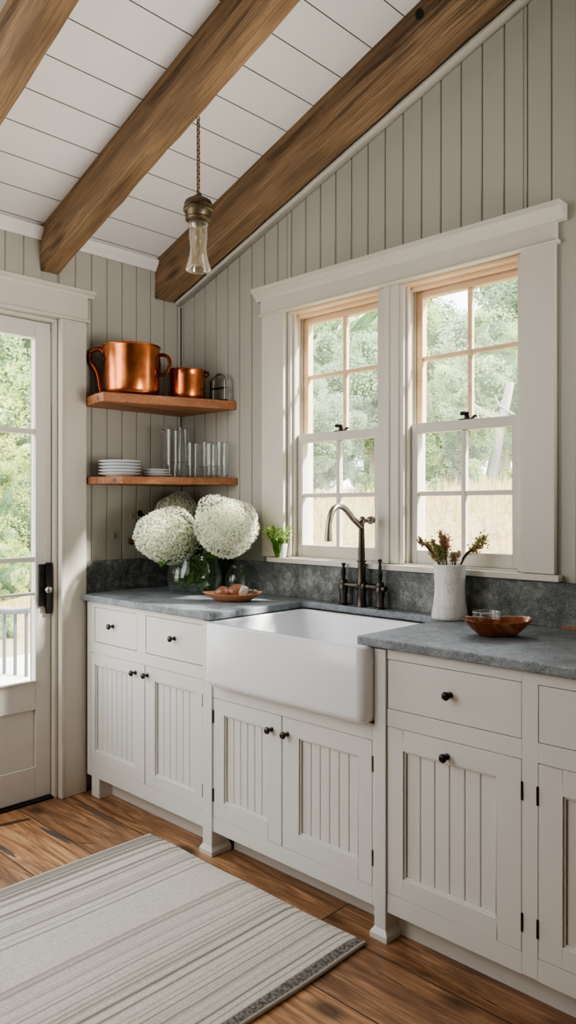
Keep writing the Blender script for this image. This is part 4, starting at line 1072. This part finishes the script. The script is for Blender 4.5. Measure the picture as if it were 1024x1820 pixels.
for i in range(15000):                                    # dry meadow grass
    x = rnd.uniform(-8, .6); y = rnd.uniform(1.6, 10.5)
    if y < 1.6 + .25*max(0, -x) - 1.2: continue
    if any((x-a)**2 + (y-b_)**2 < c_*c_ for a, b_, c_ in SPOTS): continue
    z = gh(x, y) - .02; h_ = rnd.uniform(.06, .2)*(1 if rnd.random() < .8 else 1.5); a_ = rnd.uniform(0, 3.14); w_ = rnd.uniform(.006, .016); lx_, ly_ = rnd.uniform(-.05, .05), rnd.uniform(-.05, .05)
    k = len(vs); vs += [(x-w_*math.cos(a_), y-w_*math.sin(a_), z), (x+w_*math.cos(a_), y+w_*math.sin(a_), z), (x+lx_, y+ly_, z+h_)]; fs.append((k, k+1, k+2))
tag(pydata('meadow_grass', vs, fs, 'drygrass'), 'dry grass growing over the meadow behind the house', 'grass', kind='stuff')

# ================================================================== LIGHT
w = bpy.data.worlds.new('sky'); scene.world = w; w.use_nodes = True; nt = w.node_tree; nt.nodes.clear()
tc = nd(nt, 'ShaderNodeTexCoord'); sz = nd(nt, 'ShaderNodeSeparateXYZ', {0: tc.outputs['Generated']})
sky = ramp(nt, sz.outputs[2], [(.0, (1.0, .98, .94)), (.5, (.80, .90, 1.0))])
bg = nd(nt, 'ShaderNodeBackground', {'Color': sky, 'Strength': 5.0}); wo = nd(nt, 'ShaderNodeOutputWorld'); nt.links.new(bg.outputs[0], wo.inputs[0])
def light(name, typ, loc, target, energy, color=(1, 1, 1), size=1.0, size_y=None, angle=None, spread=None):
    l = bpy.data.lights.new(name, typ); l.energy = energy; l.color = color
    if typ == 'AREA':
        l.size = size
        if size_y: l.shape = 'RECTANGLE'; l.size_y = size_y
    if angle: l.angle = angle
    if spread: l.spread = spread
    o = bpy.data.objects.new(name, l); COL.objects.link(o); o.location = loc
    o.rotation_euler = (Vector(target)-Vector(loc)).to_track_quat('-Z', 'Y').to_euler(); return o
light('sun', 'SUN', (9, 6, 9), (1.5, .7, 1.5), 17.0, (1, .95, .86), angle=R(4))
light('room_fill', 'AREA', (1.2, -3.9, 2.4), (1.2, -.5, 1.1), 11, (1, .93, .84), 2.2, 1.4)  # unseen fill light added at the back of the room
light('side_fill', 'AREA', (.2, -2.5, 1.8), (1.6, -.5, .9), 32, (.97, .98, 1), 1.4, 1.8)  # added fill from the left

light('up_fill', 'AREA', (3.6, -.45, 1.3), (.5, -1.15, 2.75), 9, (1, .97, .94), .7, .9, spread=R(70))  # added out-of-view fill that brightens the ceiling from below
# ================================================================== CAMERA
cam = bpy.data.cameras.new('camera'); co = bpy.data.objects.new('camera', cam); COL.objects.link(co)
co.location = (3.11, -2.42, 1.31); co.rotation_euler = (R(90), 0, R(44))
cam.sensor_fit = 'VERTICAL'; cam.sensor_height = 36; cam.lens = 1334/1820*36; cam.shift_y = -7/1820
cam.clip_start = .02; cam.clip_end = 200
scene.camera = co
scene.view_settings.view_transform = 'AgX'; scene.view_settings.look = 'AgX - Medium High Contrast'; scene.view_settings.exposure = 0.25
scene.cycles.max_bounces = 10; scene.cycles.transparent_max_bounces = 32; scene.cycles.use_denoising = True
scene.cycles.caustics_reflective = False; scene.cycles.caustics_refractive = False; scene.cycles.sample_clamp_indirect = 8
